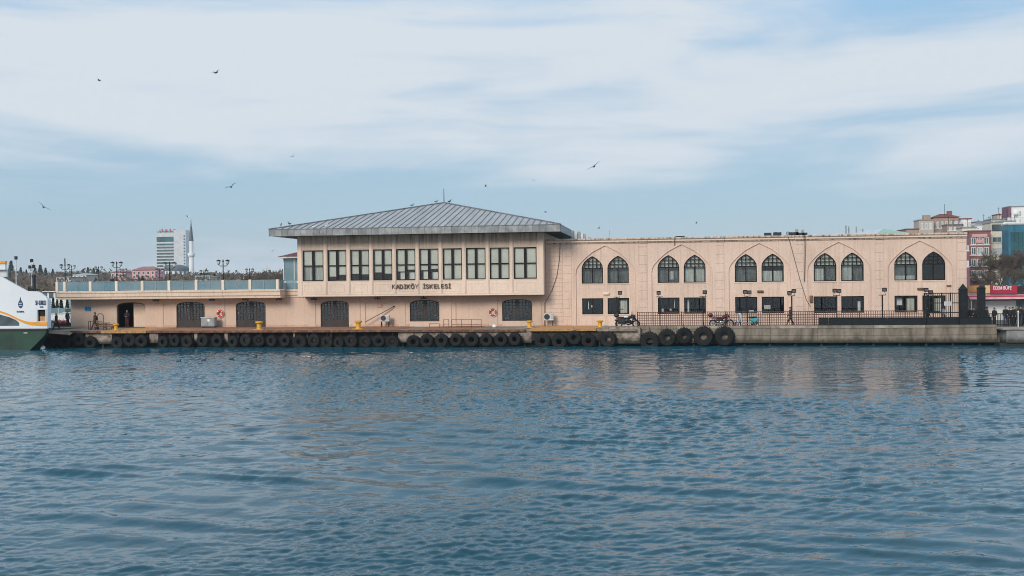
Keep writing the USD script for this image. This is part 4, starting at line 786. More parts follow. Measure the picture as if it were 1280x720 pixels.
part(sct, 'exhaust', M().tube([(-.3, -.16, .2), (-.8, -.17, .26)], .05, 8), 'black_metal'); part(sct, 'tail_light', M().box(-.89, -.85, -.06, .06, .56, .66), 'ring_red')
# ------------------------------------------------------------------ people
def sphere(c, r): return trimesh.creation.icosphere(1, r).vertices + np.asarray(c)
def bone(a, ra, b, rb): return m3.Manifold.hull_points(np.vstack([sphere(a, ra), sphere(b, rb)]))
def smooth_m(m, it=4):
    a = m.to_mesh(); t = trimesh.Trimesh(a.vert_properties[:, :3], a.tri_verts, process=True)
    trimesh.smoothing.filter_taubin(t, iterations=it); return M().mesh(t)
def person(label, loc, rz, top='black', legs='black', hair='hair_dark', pose='stand', h=1.74, bag=None, group=None, phase=1, skirt=False):
    """local: faces -y, feet at z = 0"""
    t = thing('person', label, 'person', loc, rz, group, (h/1.74,)*3, local=True)
    V = np.array; J = {}
    st = .30*phase if pose == 'walk' else 0
    for s, n in ((-1, 'l'), (1, 'r')):
        sw = st*s
        J['hip'+n] = V((.09*s, 0, .90)); J['knee'+n] = V((.10*s, -.5*sw - .03, .49)); J['ank'+n] = V((.10*s, -sw if pose == 'walk' else .0, .09 + (.05 if sw < 0 and pose == 'walk' else 0)))
        J['toe'+n] = J['ank'+n] + V((.01*s, -.17, -.05))
        J['sh'+n] = V((.185*s, .01, 1.41)); e = -.28*st*s if pose == 'walk' else .02
        J['elb'+n] = V((.24*s, .03 + e*.6*-1, 1.13)); J['wr'+n] = V((.24*s, -.06 - e, .90))
        if pose == 'hold': J['elb'+n] = V((.23*s, .0, 1.13)); J['wr'+n] = V((.08*s, -.26, 1.12))
        if pose == 'pocket': J['elb'+n] = V((.27*s, .06, 1.14)); J['wr'+n] = V((.20*s, -.07, .94))
    B = [bone((0, 0, .92), .125, (0, .0, 1.15), .12), bone((0, 0, 1.15), .12, (0, .01, 1.38), .125), bone((-.16, .01, 1.40), .07, (.16, .01, 1.40), .07), bone((0, .01, 1.42), .06, (0, -.01, 1.53), .055)]
    head = m3.Manifold.hull_points(np.vstack([sphere((0, .015, 1.655), .092), sphere((0, -.03, 1.60), .066), sphere((0, -.045, 1.55), .035)]))
    nose = bone((0, -.10, 1.635), .012, (0, -.118, 1.605), .016); ears = [bone((s*.088, .01, 1.64), .016, (s*.086, .012, 1.605), .012) for s in (-1, 1)]
    brow = [bone((s*.035, -.088, 1.655), .012, (s*.018, -.092, 1.652), .01) for s in (-1, 1)]; mouth = bone((-.02, -.088, 1.572), .010, (.02, -.088, 1.572), .010)
    B += [head, nose, mouth] + ears + brow
    hands = []
    for s, n in ((-1, 'l'), (1, 'r')):
        B += [bone(J['hip'+n], .088, J['knee'+n], .058), bone(J['knee'+n], .055, J['ank'+n], .038), bone(J['ank'+n], .04, J['toe'+n], .03), bone(J['sh'+n], .055, J['elb'+n], .042), bone(J['elb'+n], .042, J['wr'+n], .028)]
        w = J['wr'+n]; d = w - J['elb'+n]; d /= np.linalg.norm(d); sd = np.cross(d, V((s, 0, 0))); sd /= np.linalg.norm(sd)
        pal = w + d*.075; B.append(m3.Manifold.hull_points(np.vstack([sphere(w, .026), sphere(pal + sd*.028, .014), sphere(pal - sd*.028, .014)])))
        cv = V((-s*.5, -.1, 0))
        for k, L in enumerate((.058, .068, .064, .05)):
            a = pal + sd*(.03 - .02*k); b = a + d*L*.5; c = b + (d + cv*.5)*L*.45; B += [bone(a, .0095, b, .009), bone(b, .009, c, .008)]
        a = w + d*.03 + sd*.024; b = a + (d*.6 + sd*.8)*.04; B += [bone(a, .011, b, .0105), bone(b, .0105, b + d*.028, .009)]
    body = m3.Manifold.batch_boolean(B, m3.OpType.Add)
    part(t, 'body', M().man(body), 'skin', smooth=60)
    tp = [bone((0, 0, .90), .15, (0, 0, 1.14), .145), bone((0, 0, 1.14), .145, (0, .01, 1.38), .145), bone((-.16, .01, 1.40), .088, (.16, .01, 1.40), .088), bone((0, .01, 1.42), .085, (0, .0, 1.49), .068)]
    for n in 'lr': tp += [bone(J['sh'+n], .078, J['elb'+n], .062), bone(J['elb'+n], .062, J['wr'+n] - (J['wr'+n]-J['elb'+n])*.06, .045)]
    part(t, 'jacket', smooth_m(m3.Manifold.batch_boolean(tp, m3.OpType.Add).refine_to_length(.07), 6), 'cloth_'+top, smooth=60)
    lg = [bone((-.06, 0, .92), .125, (.06, 0, .92), .125)]
    for n in 'lr': lg += [bone(J['hip'+n], .105, J['knee'+n], .075), bone(J['knee'+n], .075, J['ank'+n] + V((0, 0, .02)), .058)]
    if skirt: lg = [m3.Manifold.hull_points(np.vstack([sphere((0, 0, .95), .15), sphere((-.16, 0, .3), .08), sphere((.16, 0, .3), .08), sphere((0, -.12, .3), .08), sphere((0, .14, .3), .08)]))]
    part(t, 'skirt' if skirt else 'trousers', smooth_m(m3.Manifold.batch_boolean(lg, m3.OpType.Add).refine_to_length(.08), 5), 'cloth_'+legs, smooth=60)
    for n in 'lr': part(t, 'shoe', M().man(m3.Manifold.hull_points(np.vstack([sphere(J['ank'+n] + V((0, .03, -.04)), .05), sphere(J['toe'+n] + V((0, 0, .0)), .042)]))), 'cloth_black', smooth=60)
    hr = m3.Manifold.hull_points(np.vstack([sphere((0, .03, 1.67), .096), sphere((0, -.02, 1.69), .088), sphere((0, .06, 1.60), .07)])) - m3.Manifold.hull_points(np.vstack([sphere((0, -.12, 1.60), .085), sphere((0, -.1, 1.56), .085)]))
    part(t, 'hair', M().man(hr), hair, smooth=60)
    for s in (-1, 1): part(t, 'eye', M().ball((s*.032, -.082, 1.633), .011, 1), 'gull_white')
    if bag: part(t, 'backpack', hull((-.1, .2, 1.32, .09), (.1, .2, 1.32, .09), (-.1, .22, 1.0, .09), (.1, .22, 1.0, .09)), bag, smooth=60)
    return t
person('person in dark clothes walking on the quay left of the terminal wall', (PX(70.5, -5.6, 408), -5.6, 1.71), -70, 'black', 'black', 'hair_grey', 'walk', 1.78)
person('person in a dark coat half hidden behind the left corner of the terminal', (PX(84.5, 3.5, 404), 3.5, 1.66), 70, 'navy', 'black', 'hair_dark', 'stand', 1.7)
person('person in a brown jacket with a backpack behind the wooden bench', (PX(118.6, -4.0, 408), -4.0, 1.71), -60, 'brown', 'brown', 'hair_dark', 'walk', 1.74, 'cloth_brown')
person('person in a navy top and maroon trousers standing in the open doorway', (PX(159, .3, 408), .3, 1.71), 15, 'navy', 'maroon', 'hair_grey', 'hold', 1.82)
person('person in a long dark coat walking past the fence by the fourth arch bay', (PX(988, -3.2, 404), -3.2, 1.71), -80, 'navy', 'black', 'hair_dark', 'walk', 1.78, phase=1.25)
person('person in a white top standing behind the tall gate', (PX(1179.5, -4.1, 404), -4.1, 1.71), -30, 'white', 'navy', 'hair_dark', 'hold', 1.74)
person('person in black looking out behind the left part of the tall gate', (PX(1159.5, -3.0, 404), -3.0, 1.71), 40, 'black', 'black', 'hair_dark', 'stand', 1.72)
GR = [(1212.5, -2.6, 'black', 'black', 40, 'person in black just right of the first dark gate pier', 'stand'), (1217.5, -1.8, 'navy', 'black', -30, 'person in a navy jacket between the two dark gate piers', 'hold'), (1234, -3.6, 'brown', 'tan', 60, 'person in a brown jacket and tan trousers right of the second gate pier', 'stand'),
      (1243, -2.8, 'black', 'black', -60, 'person in black standing alone in front of the white kiosk panel', 'pocket'), (1257.2, -3.2, 'black', 'jeans', 10, 'person in a black jacket at the left of the crowd by the kiosk', 'stand'), (1262, -2.4, 'navy', 'black', -20, 'person in a navy jacket holding something pale in the crowd', 'hold'),
      (1266.2, -3.3, 'black', 'black', 30, 'person in black close to the slim pale post', 'pocket'), (1270.8, -2.0, 'olive', 'black', 0, 'person in olive green behind the slim pale post', 'stand'), (1276, -3.0, 'black', 'jeans', -40, 'person in a black jacket right of the slim pale post', 'hold'), (1280.5, -2.3, 'purple', 'black', 20, 'person in a purple top at the right edge', 'stand')]
for px, y, tp, lg, rz, lb, ps in GR: person(lb, (PX(px, y, 400), y, 1.66), rz, tp, lg, 'hair_dark', ps, 1.70 + .08*math.sin(px))
person('dark haired person in black sitting height above the railing, right of the lamp', (PX(140, 4, 345), 4, 5.55), 0, 'black', 'black', 'hair_dark', 'stand', 1.62)
person('person in a black coat standing close to the terrace railing below the pink houses', (PX(177, 0, 345), 0.2, 5.55), 160, 'black', 'black', 'hair_dark', 'stand', 1.66)
# ------------------------------------------------------------------ kiosk and buildings on the right
KY = 9.
kz = lambda py, px=1245: PZ(py, px, KY)
kx = lambda px: PX(px, KY, 370)
ki = thing('snack_kiosk', 'white snack kiosk with red sign and striped awning', 'kiosk', (kx(1250), KY+2, 1.66))
part(ki, 'back_wall', M().box(kx(1205), kx(1300), KY+2.5, KY+2.7, 1.66, kz(368)), 'white_render')
part(ki, 'counter_panel', M().box(kx(1231), kx(1270), KY+.0, KY+.1, 1.66, kz(376.2)), 'white_paint'); part(ki, 'dark_counter', M().box(kx(1205), kx(1230.5), KY+.3, KY+.4, 1.66, 2.7), 'iron_dark')
part(ki, 'counter_window', M().box(kx(1270.2), kx(1300), KY+.05, KY+.12, 1.66, kz(374)), 'dark_glass')
part(ki, 'roof', M().box(kx(1207), kx(1300), KY-.3, KY+2.8, kz(367.5), kz(366.6)), 'grey_metal')
for i in range(4):
    f0, f1 = i/4, (i+1)/4; za, zb = kz(367.6), kz(374.6); ya, yb = KY-.35, KY-1.5
    q4 = [(kx(1208), ya+(yb-ya)*f0, za+(zb-za)*f0), (kx(1281)+2, ya+(yb-ya)*f0, za+(zb-za)*f0), (kx(1281)+2, ya+(yb-ya)*f1-.0, za+(zb-za)*f1+.01), (kx(1208), ya+(yb-ya)*f1, za+(zb-za)*f1+.01)]
    v = np.vstack([np.array(q4), np.array(q4) - [0, 0, .03]])
    part(ki, 'awning_stripe', M().add(v, [(0, 1, 2, 3), (4, 7, 6, 5), (0, 4, 5, 1), (2, 6, 7, 3), (1, 5, 6, 2), (0, 3, 7, 4)]), ('awning_pink', 'awning_red', 'awning_pink', 'awning_pink')[i])
part(ki, 'awning_valance', M().box(kx(1208), kx(1281)+2, KY-1.54, KY-1.505, kz(375.4)+.05, kz(373.6)), 'iron_dark')
sx0, sx1, sz0, sz1 = PX(1238, KY-.9, 362), PX(1271.5, KY-.9, 362), PZ(367, 1255, KY-.9), PZ(356.6, 1255, KY-.9)
sg = part(ki, 'sign_board', M().prism(sbox(sx0+.35, sz0+.1, sx1-.2, sz1-.1).buffer(.33).intersection(sbox(sx0, sz0, sx1, sz1)), KY-.9, KY-.7), 'sign_red')
def text(t, s, x, z, h, y, m, parent, width=None, bold=True):
    tm = meshkit.text_mesh(s, h, .02, bold=bold); v = tm.vertices.copy(); w = np.ptp(v[:, 0])
    if width: v[:, 0] *= width/w
    part(t, 'lettering', M().add(np.c_[v[:, 0]-v[:, 0].min()+x, y-v[:, 2], v[:, 1]+z], tm.faces), m, parent=parent, kind='stuff')
text(ki, 'ECEM BÜFE', PX(1241.5, KY-.9), PZ(361.9, 1255, KY-.9), .33, KY-.905, 'white_paint', sg, PX(1264.5, KY-.9)-PX(1241.5, KY-.9))
part(ki, 'poster', M().box(PX(1231.5, KY-.6), PX(1237.6, KY-.6), KY-.62, KY-.5, PZ(366.5, 1235, KY-.6), PZ(356.8, 1235, KY-.6)), 'poster_yellow')
part(ki, 'poster', M().box(PX(1209, KY-.6), PX(1224, KY-.6), KY-.62, KY-.5, PZ(365.5, 1215, KY-.6), PZ(357, 1215, KY-.6)), 'deck_ochre')
part(ki, 'dark_canopy', M().box(PX(1272.5, KY-.6), PX(1300, KY-.6), KY-.6, KY+.5, PZ(366, 1275, KY), PZ(357.5, 1275, KY)), 'door_brown')
for x in (kx(1209), kx(1281)): part(ki, 'awning_post', M().tube([(x, KY-1.45, 1.65), (x, KY-1.45, kz(374.4))], .05, 6), 'pale_metal')
def town(name, label, Y, px0, px1, ytop, depth, wall, rows, cols, ybase=None, glass='dark_glass', frame='white_paint', roof='slate', wfrac=.6, parapet=True, zb=1.66, cat='building', mx=.12):
    x0, x1 = PX(px0, Y, 330), PX(px1, Y, 330); pxm = (px0+px1)/2; zt = PZ(ytop, pxm, Y); zlo = PZ(ybase, pxm, Y) if ybase else zb
    t = thing(name, label, cat, ((x0+x1)/2, Y+depth/2, zlo))
    part(t, 'wall', M().box(x0, x1, Y, Y+depth, zlo, zt), wall)
    if parapet: part(t, 'roof', M().box(x0-.15, x1+.15, Y-.2, Y+depth+.1, zt+.003, zt+.35), roof)
    W = (x1-x0)
    for r0_, r1_ in rows:
        za, zc = PZ(r1_, pxm, Y), PZ(r0_, pxm, Y)
        part(t, 'window_ledge', M().box(x0+.02*W, x1-.02*W, Y-.14, Y-.004, za-.22, za-.06), frame)
        for c in range(cols):
            a = x0 + W*(mx/2 + (1-mx)*(c + (1-wfrac)/2)/cols); b = x0 + W*(mx/2 + (1-mx)*(c + (1+wfrac)/2)/cols)
            w = part(t, 'window', M().prism(ring2(sbox(a, za, b, zc), .13).union(sbox((a+b)/2-.05, za, (a+b)/2+.05, zc)), Y-.09, Y-.004), frame)
            part(t, 'pane', M().box(a+.1, b-.1, Y-.05, Y-.002, za+.1, zc-.1), glass if rng.random() < .7 else 'pale_glass', parent=w)
    return t, x0, x1, zt
t, a, b, z = town('town_house', 'narrow red brown town house with white windows behind the kiosk', 175, 1211.5, 1238.5, 289.5, 7, 'red_brick', [(297, 305.5), (309, 318.5), (323.5, 332.5), (338, 346.5)], 3, wfrac=.82, roof='purple_render')
part(t, 'banner', M().box(a+.6, b-.9, 174.6, 174.8, PZ(296.2, 1225, 175), PZ(292.6, 1225, 175)), 'pink_render'); part(t, 'banner', M().box(a+1.6, b-1.9, 174.6, 174.8, PZ(303.6, 1225, 175), PZ(299.5, 1225, 175)), 'pink_render')
part(t, 'balcony', M().box(a+.5, b+.3, 173.2, 174.9, PZ(350.5, 1225, 175), PZ(348.5, 1225, 175)), 'grey_metal')
t, a, b, z = town('town_house', 'cream town house with wide window bands behind the bare trees', 178, 1238.8, 1254, 278.5, 7, 'cream_render', [(296, 303), (310, 318), (325, 332)], 1, wfrac=.86, frame='pale_metal', roof='grey_metal')
part(t, 'top_storey_glass', M().box(a+.2, b-.2, 177.6, 177.9, PZ(288, 1246, 178), PZ(280.5, 1246, 178)), 'dark_glass')
t, a, b, z = town('office_block', 'teal clad office block at the right edge', 168, 1261, 1300, 280.5, 5, 'teal_cladding', [], 1, roof='pale_metal')
for r_ in range(5):
    for c in range(7):
        xa = a + (b-a)*(.07+.125*c); y0 = 290 + r_*12.5
        part(t, 'glass_panel', M().box(xa, xa+(b-a)*.115, 167.85, 167.99, PZ(y0+11.5, 1275, 168), PZ(y0, 1275, 168)), 'teal_glass')
t, a, b, z = town('town_house', 'purple walled house seen edge on beside the right wing', 160, 1206.5, 1212, 296, 14, 'purple_render', [(307, 313), (326, 333)], 1, wfrac=.7)
t, a, b, z = town('apartment_house', 'weathered brick apartment house with red roof above the right wing', 260, 1168, 1199, 271.5, 7, 'raw_brick', [(277, 285)], 5, wfrac=.5, parapet=False)
part(t, 'roof', M().add([(a-.5, 259.5, z), (b+.5, 259.5, z), (b+.5, 267.5, z), (a-.5, 267.5, z), ((a*2+b)/3, 263.5, z+1.3), ((a+b*2)/3, 263.5, z+1.3)], [(0, 1, 5), (0, 5, 4), (1, 2, 5), (2, 3, 4), (2, 4, 5), (3, 0, 4), (0, 3, 2), (0, 2, 1)]), 'roof_tile_red')
part(t, 'chimney', M().box(b-3, b-1.6, 262, 263.5, z, z+2.2), 'red_brick'); part(t, 'balcony', M().box(b-5, b-1, 258.4, 259.8, PZ(285, 1190, 260), PZ(283.5, 1190, 260)), 'iron_dark')
part(t, 'aerial', M().tube([(b-4, 262, z), (b-4, 262, z+4.5)], .08, 4), 'iron_dark')
t, a, b, z = town('apartment_house', 'grey flat roofed apartment house left of the brick one', 256, 1149, 1167.5, 275.5, 7, 'beige_render', [(279, 286)], 3, wfrac=.45, roof='grey_metal')
part(t, 'chimney', M().box(a+2, a+4.2, 258, 260, z, z+1.9), 'raw_brick')
t, a, b, z = town('apartment_house', 'pale house with glazed front at the right of the brick apartment house', 262, 1199.5, 1214.5, 274, 7, 'white_render', [(277, 281.5), (284, 288)], 3, wfrac=.5, roof='roof_tile_red')
t, a, b, z = town('apartment_house', 'small white house high behind the red brown town house', 230, 1219, 1238, 282, 7, 'white_render', [(284.3, 287.5)], 3, wfrac=.5, roof='pale_metal')
part(t, 'railing', M().box(a, b, 229.5, 229.6, z+.4, z+1.0), 'grey_metal'); part(t, 'aerial', M().tube([(a+5, 232, z), (a+5, 232, z+3)], .08, 4), 'iron_dark')
t, a, b, z = town('apartment_house', 'white apartment house with red flank highest at the right edge', 280, 1264, 1300, 258.5, 7, 'white_render', [(263, 270.5), (273, 279)], 5, wfrac=.4, roof='grey_metal')
part(t, 'flank_wall', M().box(a-.8, a-.003, 279.6, 287, 2, z+.3), 'purple_render'); part(t, 'satellite_dish', M().ball((a+1.2, 278.5, z-2), .8, 2, (1, .3, 1)), 'white_paint')
t, a, b, z = town('apartment_house', 'low grey house with roof railing left of the highest white house', 250, 1239, 1262, 274.5, 7, 'beige_render', [(276.2, 279.5)], 4, wfrac=.5, roof='grey_metal')
for k in range(4): part(t, 'roof_aerial', M().tube([(a+1+k*2.3, 252, z), (a+1+k*2.3, 252, z+1.2+(k*7 % 3))], .09, 4), 'iron_dark')
t, a, b, z = town('apartment_house', 'dark roofed brick house peeping over the right wing beside the green gable', 240, 1133, 1149, 287, 14, 'raw_brick', [], 1, roof='roof_tile_red')
for nm, lb, Y, p0, p1, yt, wl, rows, cols, rf in (('town_house', 'grey cream house just behind the top of the red brown town house', 215, 1203, 1221, 285, 'cream_render', [(287, 289.3)], 3, 'grey_metal'), ('apartment_house', 'dull brick apartment house between the brick one and the white houses', 232, 1184, 1204, 281.5, 'raw_brick', [(284, 288)], 3, 'slate'),
        ('apartment_house', 'beige apartment house stepping up left of the highest white house', 300, 1247, 1266, 268.5, 'beige_render', [(270.5, 273.2)], 4, 'roof_tile_red'), ('apartment_house', 'low white house between the pale house and the cream town house', 275, 1221, 1243, 277.8, 'white_render', [(279.4, 281.2)], 4, 'purple_render'), ('apartment_house', 'far grey house at the foot of the highest white house', 240, 1252, 1270, 277, 'white_render', [(278.6, 280)], 4, 'grey_metal')):
    t, a, b, z = town(nm, lb, Y, p0, p1, yt, 6, wl, rows, cols, wfrac=.5, roof=rf)
    for k in range(3):
        x = a + (b-a)*(.2+.3*k); hh_ = 1.0 + (k*5 + int(p0)) % 3; part(t, 'roof_aerial', M().tube([(x, Y+2, z), (x, Y+2, z+hh_)], .07, 4).box(x-.4, x+.4, Y+1.97, Y+2.03, z+hh_*.8, z+hh_*.8+.08), 'iron_dark')
    part(t, 'water_tank', M().lathe([(0, z+.3), (.6, z+.3), (.6, z+1.3), (0, z+1.4)], 10, at=(b-1.5, Y+1.5, 0)), 'pale_metal')
# hall with green hipped end behind the right wing
gh = thing('market_hall', 'pale hall roof with a green hipped end above the right wing', 'hall', (PX(1100, 40), 46, 1.66))
gx = lambda p: PX(p, 34, 290); gz = lambda py, p=1110: PZ(py, p, 34)
part(gh, 'wall', M().box(gx(1052), gx(1141), 35, 60, 1.66, gz(293)), 'white_render')
ap = (gx(1117.5), 40, gz(283.3)); rr_ = (gx(1110), 58, gz(283.3)+.6); e = gz(292.3)
part(gh, 'hipped_end', M().add([(gx(1096), 34, e), (gx(1141), 34, e), ap, (gx(1118), 36, e-.2)], [(0, 1, 2), (0, 3, 1), (1, 3, 2), (0, 2, 3)]), 'green_roof')
part(gh, 'roof_slope', M().add([(gx(1052), 35, e), (gx(1096)-.02, 34, e), (ap[0]-.02, 40, ap[2]), (ap[0]-5.5, 58, ap[2]), (gx(1052), 60, e)], [(0, 1, 2), (0, 2, 3), (0, 3, 4)]), 'zinc_pale')
part(gh, 'roof_slope', M().add([(gx(1141)+.02, 34, e), (gx(1141)+4, 60, e), (ap[0]-5.4, 58, ap[2]), (ap[0]+.02, 40, ap[2])], [(0, 1, 2), (0, 2, 3)]), 'zinc_pale')
for px, yt in ((1064.5, 280), (1068, 281), (1078, 281), (1086, 284.3)):
    x = gx(px); part(gh, 'roof_pipe', M().tube([(x, 38, e), (x, 38, gz(yt, px))], .1, 5), 'grey_metal')
# ------------------------------------------------------------------ ferry at the left edge
fy = thing('ferry', 'white ferry with orange stripe and green hull moored at the left edge', 'ferry', (PX(20, -12), -12, 0))
FYs = -11.
def fp_(px, py): p = P(px, py, FYs); return (float(p[0]), float(p[2]))
def bowed(poly2, y0, y1, xt, taper=.30, camber=0, zm=4.0):
    """sides sweep in towards the bow"""
    t = trimesh.creation.extrude_polygon(poly2.segmentize(.8), y1-y0, engine='earcut').subdivide_to_size(1.2)
    x, z, w = t.vertices[:, 0], t.vertices[:, 1], t.vertices[:, 2]; xe = x.max(); yc = (y0+y1)/2
    k = np.clip((x-(xe-16))/16, 0, 1)*(.97 if taper else 0); y = y0 + w*(1-k); z = z - camber*(y-y0)*np.clip((z-zm)/1.5, 0, 1)
    return M().add(np.c_[x, y, z], t.faces[:, ::-1])
xl = -78.
hullp = Polygon([(xl, -1.2), (fp_(22, 440)[0], -.8), (fp_(36, 434)[0], -.05), fp_(48, 427), fp_(56, 419), fp_(58.6, 413), (xl, fp_(0, 414)[1])])
part(fy, 'hull', bowed(hullp, FYs, 1.0, fp_(30, 400)[0]), 'ship_green', smooth=35)
belt = Polygon([(xl, fp_(0, 413.8)[1]), fp_(58.6, 412.8), fp_(58.8, 410.8), fp_(0, 411.2), (xl, fp_(0, 411.2)[1])])
part(fy, 'rubbing_belt', bowed(belt, FYs-.12, 1.1, fp_(30, 400)[0]), 'black_metal')
sup = Polygon([(xl, fp_(0, 411)[1]), fp_(59, 410.6), fp_(59.4, 374.5), fp_(57, 371), fp_(49.5, 365.6), fp_(46, 364.2), fp_(33.5, 363.8), fp_(20, 356.5), fp_(10, 351), fp_(0, 345), (xl, fp_(0, 345)[1]+2.5)])
door = sbox(fp_(47, 402)[0], fp_(47, 402)[1], fp_(57.2, 402)[0], fp_(57, 387)[1])
win = Polygon([(xl, fp_(0, 407.6)[1]), fp_(24, 407.4), fp_(24.2, 403.6), fp_(20, 400), fp_(12, 396.5), fp_(0, 393.2), (xl, fp_(0, 391)[1])])
part(fy, 'side_plating', bowed(sup.difference(door.union(win)), FYs, FYs+.25, fp_(30, 400)[0], 0), 'ship_white', smooth=30)
part(fy, 'superstructure', bowed(sup.buffer(-.05), FYs+.32, .9, fp_(30, 400)[0], .25, .42), 'ship_white', smooth=30)
part(fy, 'saloon_window', M().prism(win.buffer(-.0), FYs+.06, FYs+.1), 'dark_glass')
part(fy, 'doorway', M().prism(door, FYs+.2, FYs+.3), 'iron_dark'); part(fy, 'door_frame', M().prism(ring2(door.buffer(.07, join_style=2), .1), FYs-.04, FYs+.1), 'pale_metal')
part(fy, 'deck_locker', M().box(door.bounds[0]+.15, door.bounds[2]-.1, FYs+.15, FYs+.19, door.bounds[1]+.02, door.bounds[1]+.5), 'deck_ochre')
up = [(-30, 386.5), (-8, 387.5), (0, 388.5), (8, 391), (16, 394.5), (24, 398.6), (32, 401.4), (40, 402.6), (50, 402.3), (59.2, 402.2)]; lo_ = [(59, 407.4), (50, 407.3), (40, 406.6), (32, 404.6), (24, 401.2), (16, 397), (8, 393.4), (0, 390.8), (-8, 389.8), (-30, 389)]
part(fy, 'orange_stripe', M().prism(Polygon([fp_(*a) for a in up+lo_]), FYs-.03, FYs-.005), 'ship_orange')
ec = fp_(25.7, 379)
emb = Polygon([(ec[0]+a, ec[1]+b) for a, b in ((0, .62), (.07, .30), (.2, .12), (.26, -.1), (.2, -.32), (.08, -.47), (-.08, -.47), (-.2, -.32), (-.26, -.1), (-.2, .12), (-.07, .30))])
em = part(fy, 'emblem', M().prism(emb, FYs-.03, FYs-.004), 'ship_navy')
for z in (.0, -.2): part(fy, 'emblem_band', M().box(ec[0]-.16, ec[0]+.16, FYs-.036, FYs-.031, ec[1]+z-.03, ec[1]+z+.03), 'ship_white', parent=em)
for s, a, b, w, h, m_ in (('İSTANBUL', 21.2, 390.6, 10.8, .15, 'ship_navy'), ('SH-DURUSU', 44.4, 381.2, 15.2, .42, 'ship_navy'), ('İSTANBUL', 50, 384.6, 5.2, .13, 'ship_navy')):
    x, z = fp_(a, b); text(fy, s, x, z, h, FYs-.02, m_, None, w/13.75)
part(fy, 'bow_rail', M().tube([(fp_(33, 361.8)[0], FYs+.5, fp_(33, 361.6)[1]), (fp_(46, 362)[0], FYs+.5, fp_(46, 362)[1])], .05, 5).tube([(fp_(36, 361.8)[0], FYs+.5, fp_(36, 364)[1]), (fp_(36, 362)[0], FYs+.5, fp_(36, 361.5)[1])], .05, 5).tube([(fp_(43, 361.8)[0], FYs+.5, fp_(43, 364.4)[1]), (fp_(43, 362)[0], FYs+.5, fp_(43, 362)[1])], .05, 5), 'iron_dark')
c = fp_(23.5, 360); part(fy, 'exhaust_pipe', M().lathe([(.0, 1.3), (.2, 1.3), (.22, 1.1), (.17, 1.0), (.17, -.6)], 10, at=(c[0], FYs+2.5, c[1])), 'black_metal', smooth=40)
a, b = fp_(-14, 337.2), fp_(2.2, 329.5)
br = part(fy, 'wheelhouse', bowed(sbox(-82, a[1], b[0], b[1]), FYs+.5, -1, 0), 'ship_white'); part(fy, 'wheelhouse_roof', bowed(sbox(-82, b[1]+.003, b[0]+.1, b[1]+.25), FYs+.4, -.9, 0), 'ship_orange', parent=br)
part(fy, 'wheelhouse_stay', bowed(sbox(-82, fp_(0, 346)[1], fp_(1, 337)[0], a[1]), FYs+.9, -2, 0), 'pale_metal')
part(fy, 'anchor_pocket', M().box(fp_(30, 416)[0], fp_(35, 416)[0], FYs-.06, FYs-.004, fp_(30, 417.2)[1], fp_(30, 415)[1]), 'grey_metal')
# gangway plate between ferry and quay
gw = thing('gangway_plate', 'tan gangway plate lying at the left end of the quay', 'plate', (PX(72, -7.2), -7.2, 1.45))
x0, x1 = PX(60, -7.6), PX(87, -7.6)
part(gw, 'plate', M().add([(x0, -7.75, 1.52), (x1, -7.75, 1.35), (x1, -7.2, 1.55), (x0+.5, -7.2, 1.76), (x0, -7.75, 1.44), (x1, -7.75, 1.27), (x1, -7.2, 1.47), (x0+.5, -7.2, 1.68)], [(0, 1, 2, 3), (4, 7, 6, 5), (0, 4, 5, 1), (2, 6, 7, 3), (1, 5, 6, 2), (0, 3, 7, 4)]), 'deck_concrete')
part(gw, 'edge_bar', M().tube([(x0, -7.78, 1.5), (x1, -7.78, 1.32)], .05, 6), 'iron_red')
# ------------------------------------------------------------------ hills and far shore on the left
def hill_z(X, Y):
    s = np.clip((Y-120)/520, 0, 1); s = s*s*(3-2*s); w = np.clip((-X-.16*Y)/60, 0, 1)
    n = meshkit.fbm(np.stack([X/90, Y/90, X*0], -1), 3, 5)
    return 1.62 + s*w*(6.0 + 6.5*n)
gx_, gy_ = np.meshgrid(np.linspace(-1500, 40, 70), np.linspace(110, 1500, 60)); hz_ = hill_z(gx_, gy_); ny, nx = gx_.shape; i_ = np.arange(ny*nx).reshape(ny, nx)
single('hill', M().add(np.c_[gx_.ravel(), gy_.ravel(), hz_.ravel()], np.stack([i_[:-1, :-1].ravel(), i_[:-1, 1:].ravel(), i_[1:, 1:].ravel(), i_[1:, :-1].ravel()], 1)), 'hill_soil', kind='structure', smooth=True)
def hz(x, y): return float(hill_z(np.array([x]), np.array([y]))[0])
# trees (local, about 10 m tall)
def cards(mb, n, fn, s0, s1, rs):
    c = np.array([fn(rs) for _ in range(n)]); a = rs.normal(size=(n, 3)); a /= np.linalg.norm(a, axis=1)[:, None]; b = np.cross(a, rs.normal(size=(n, 3))); b /= np.linalg.norm(b, axis=1)[:, None]
    s = rs.uniform(s0, s1, (n, 1)); v = np.stack([c - a*s, c + a*s, c + b*s*1.3], 1).reshape(-1, 3); return mb.add(v, np.arange(3*n).reshape(n, 3))
def conifer(label, loc, sc, group):
    t = thing('conifer', label, 'conifer', loc, 0, group, sc, local=True); rs = np.random.RandomState(3)
    part(t, 'trunk', M().tube([(0, 0, -.3), (.05, 0, 5), (0, 0, 9.6)], .2, 6, .03), 'bark')
    def f(r):
        h = r.uniform(1.0, 10); lay = (h*1.1) % 1; rad = (10.2-h)*.24*(.7+.4*lay)*r.uniform(.1, 1.05); th = r.uniform(0, 6.28)*1.0; th = round(th*1.6)/1.6 + r.normal()*.22
        return (rad*math.cos(th), rad*math.sin(th), h - rad*.25)
    part(t, 'crown', cards(M(), 2200, f, .2, .5, rs), 'leaf_conifer'); return t
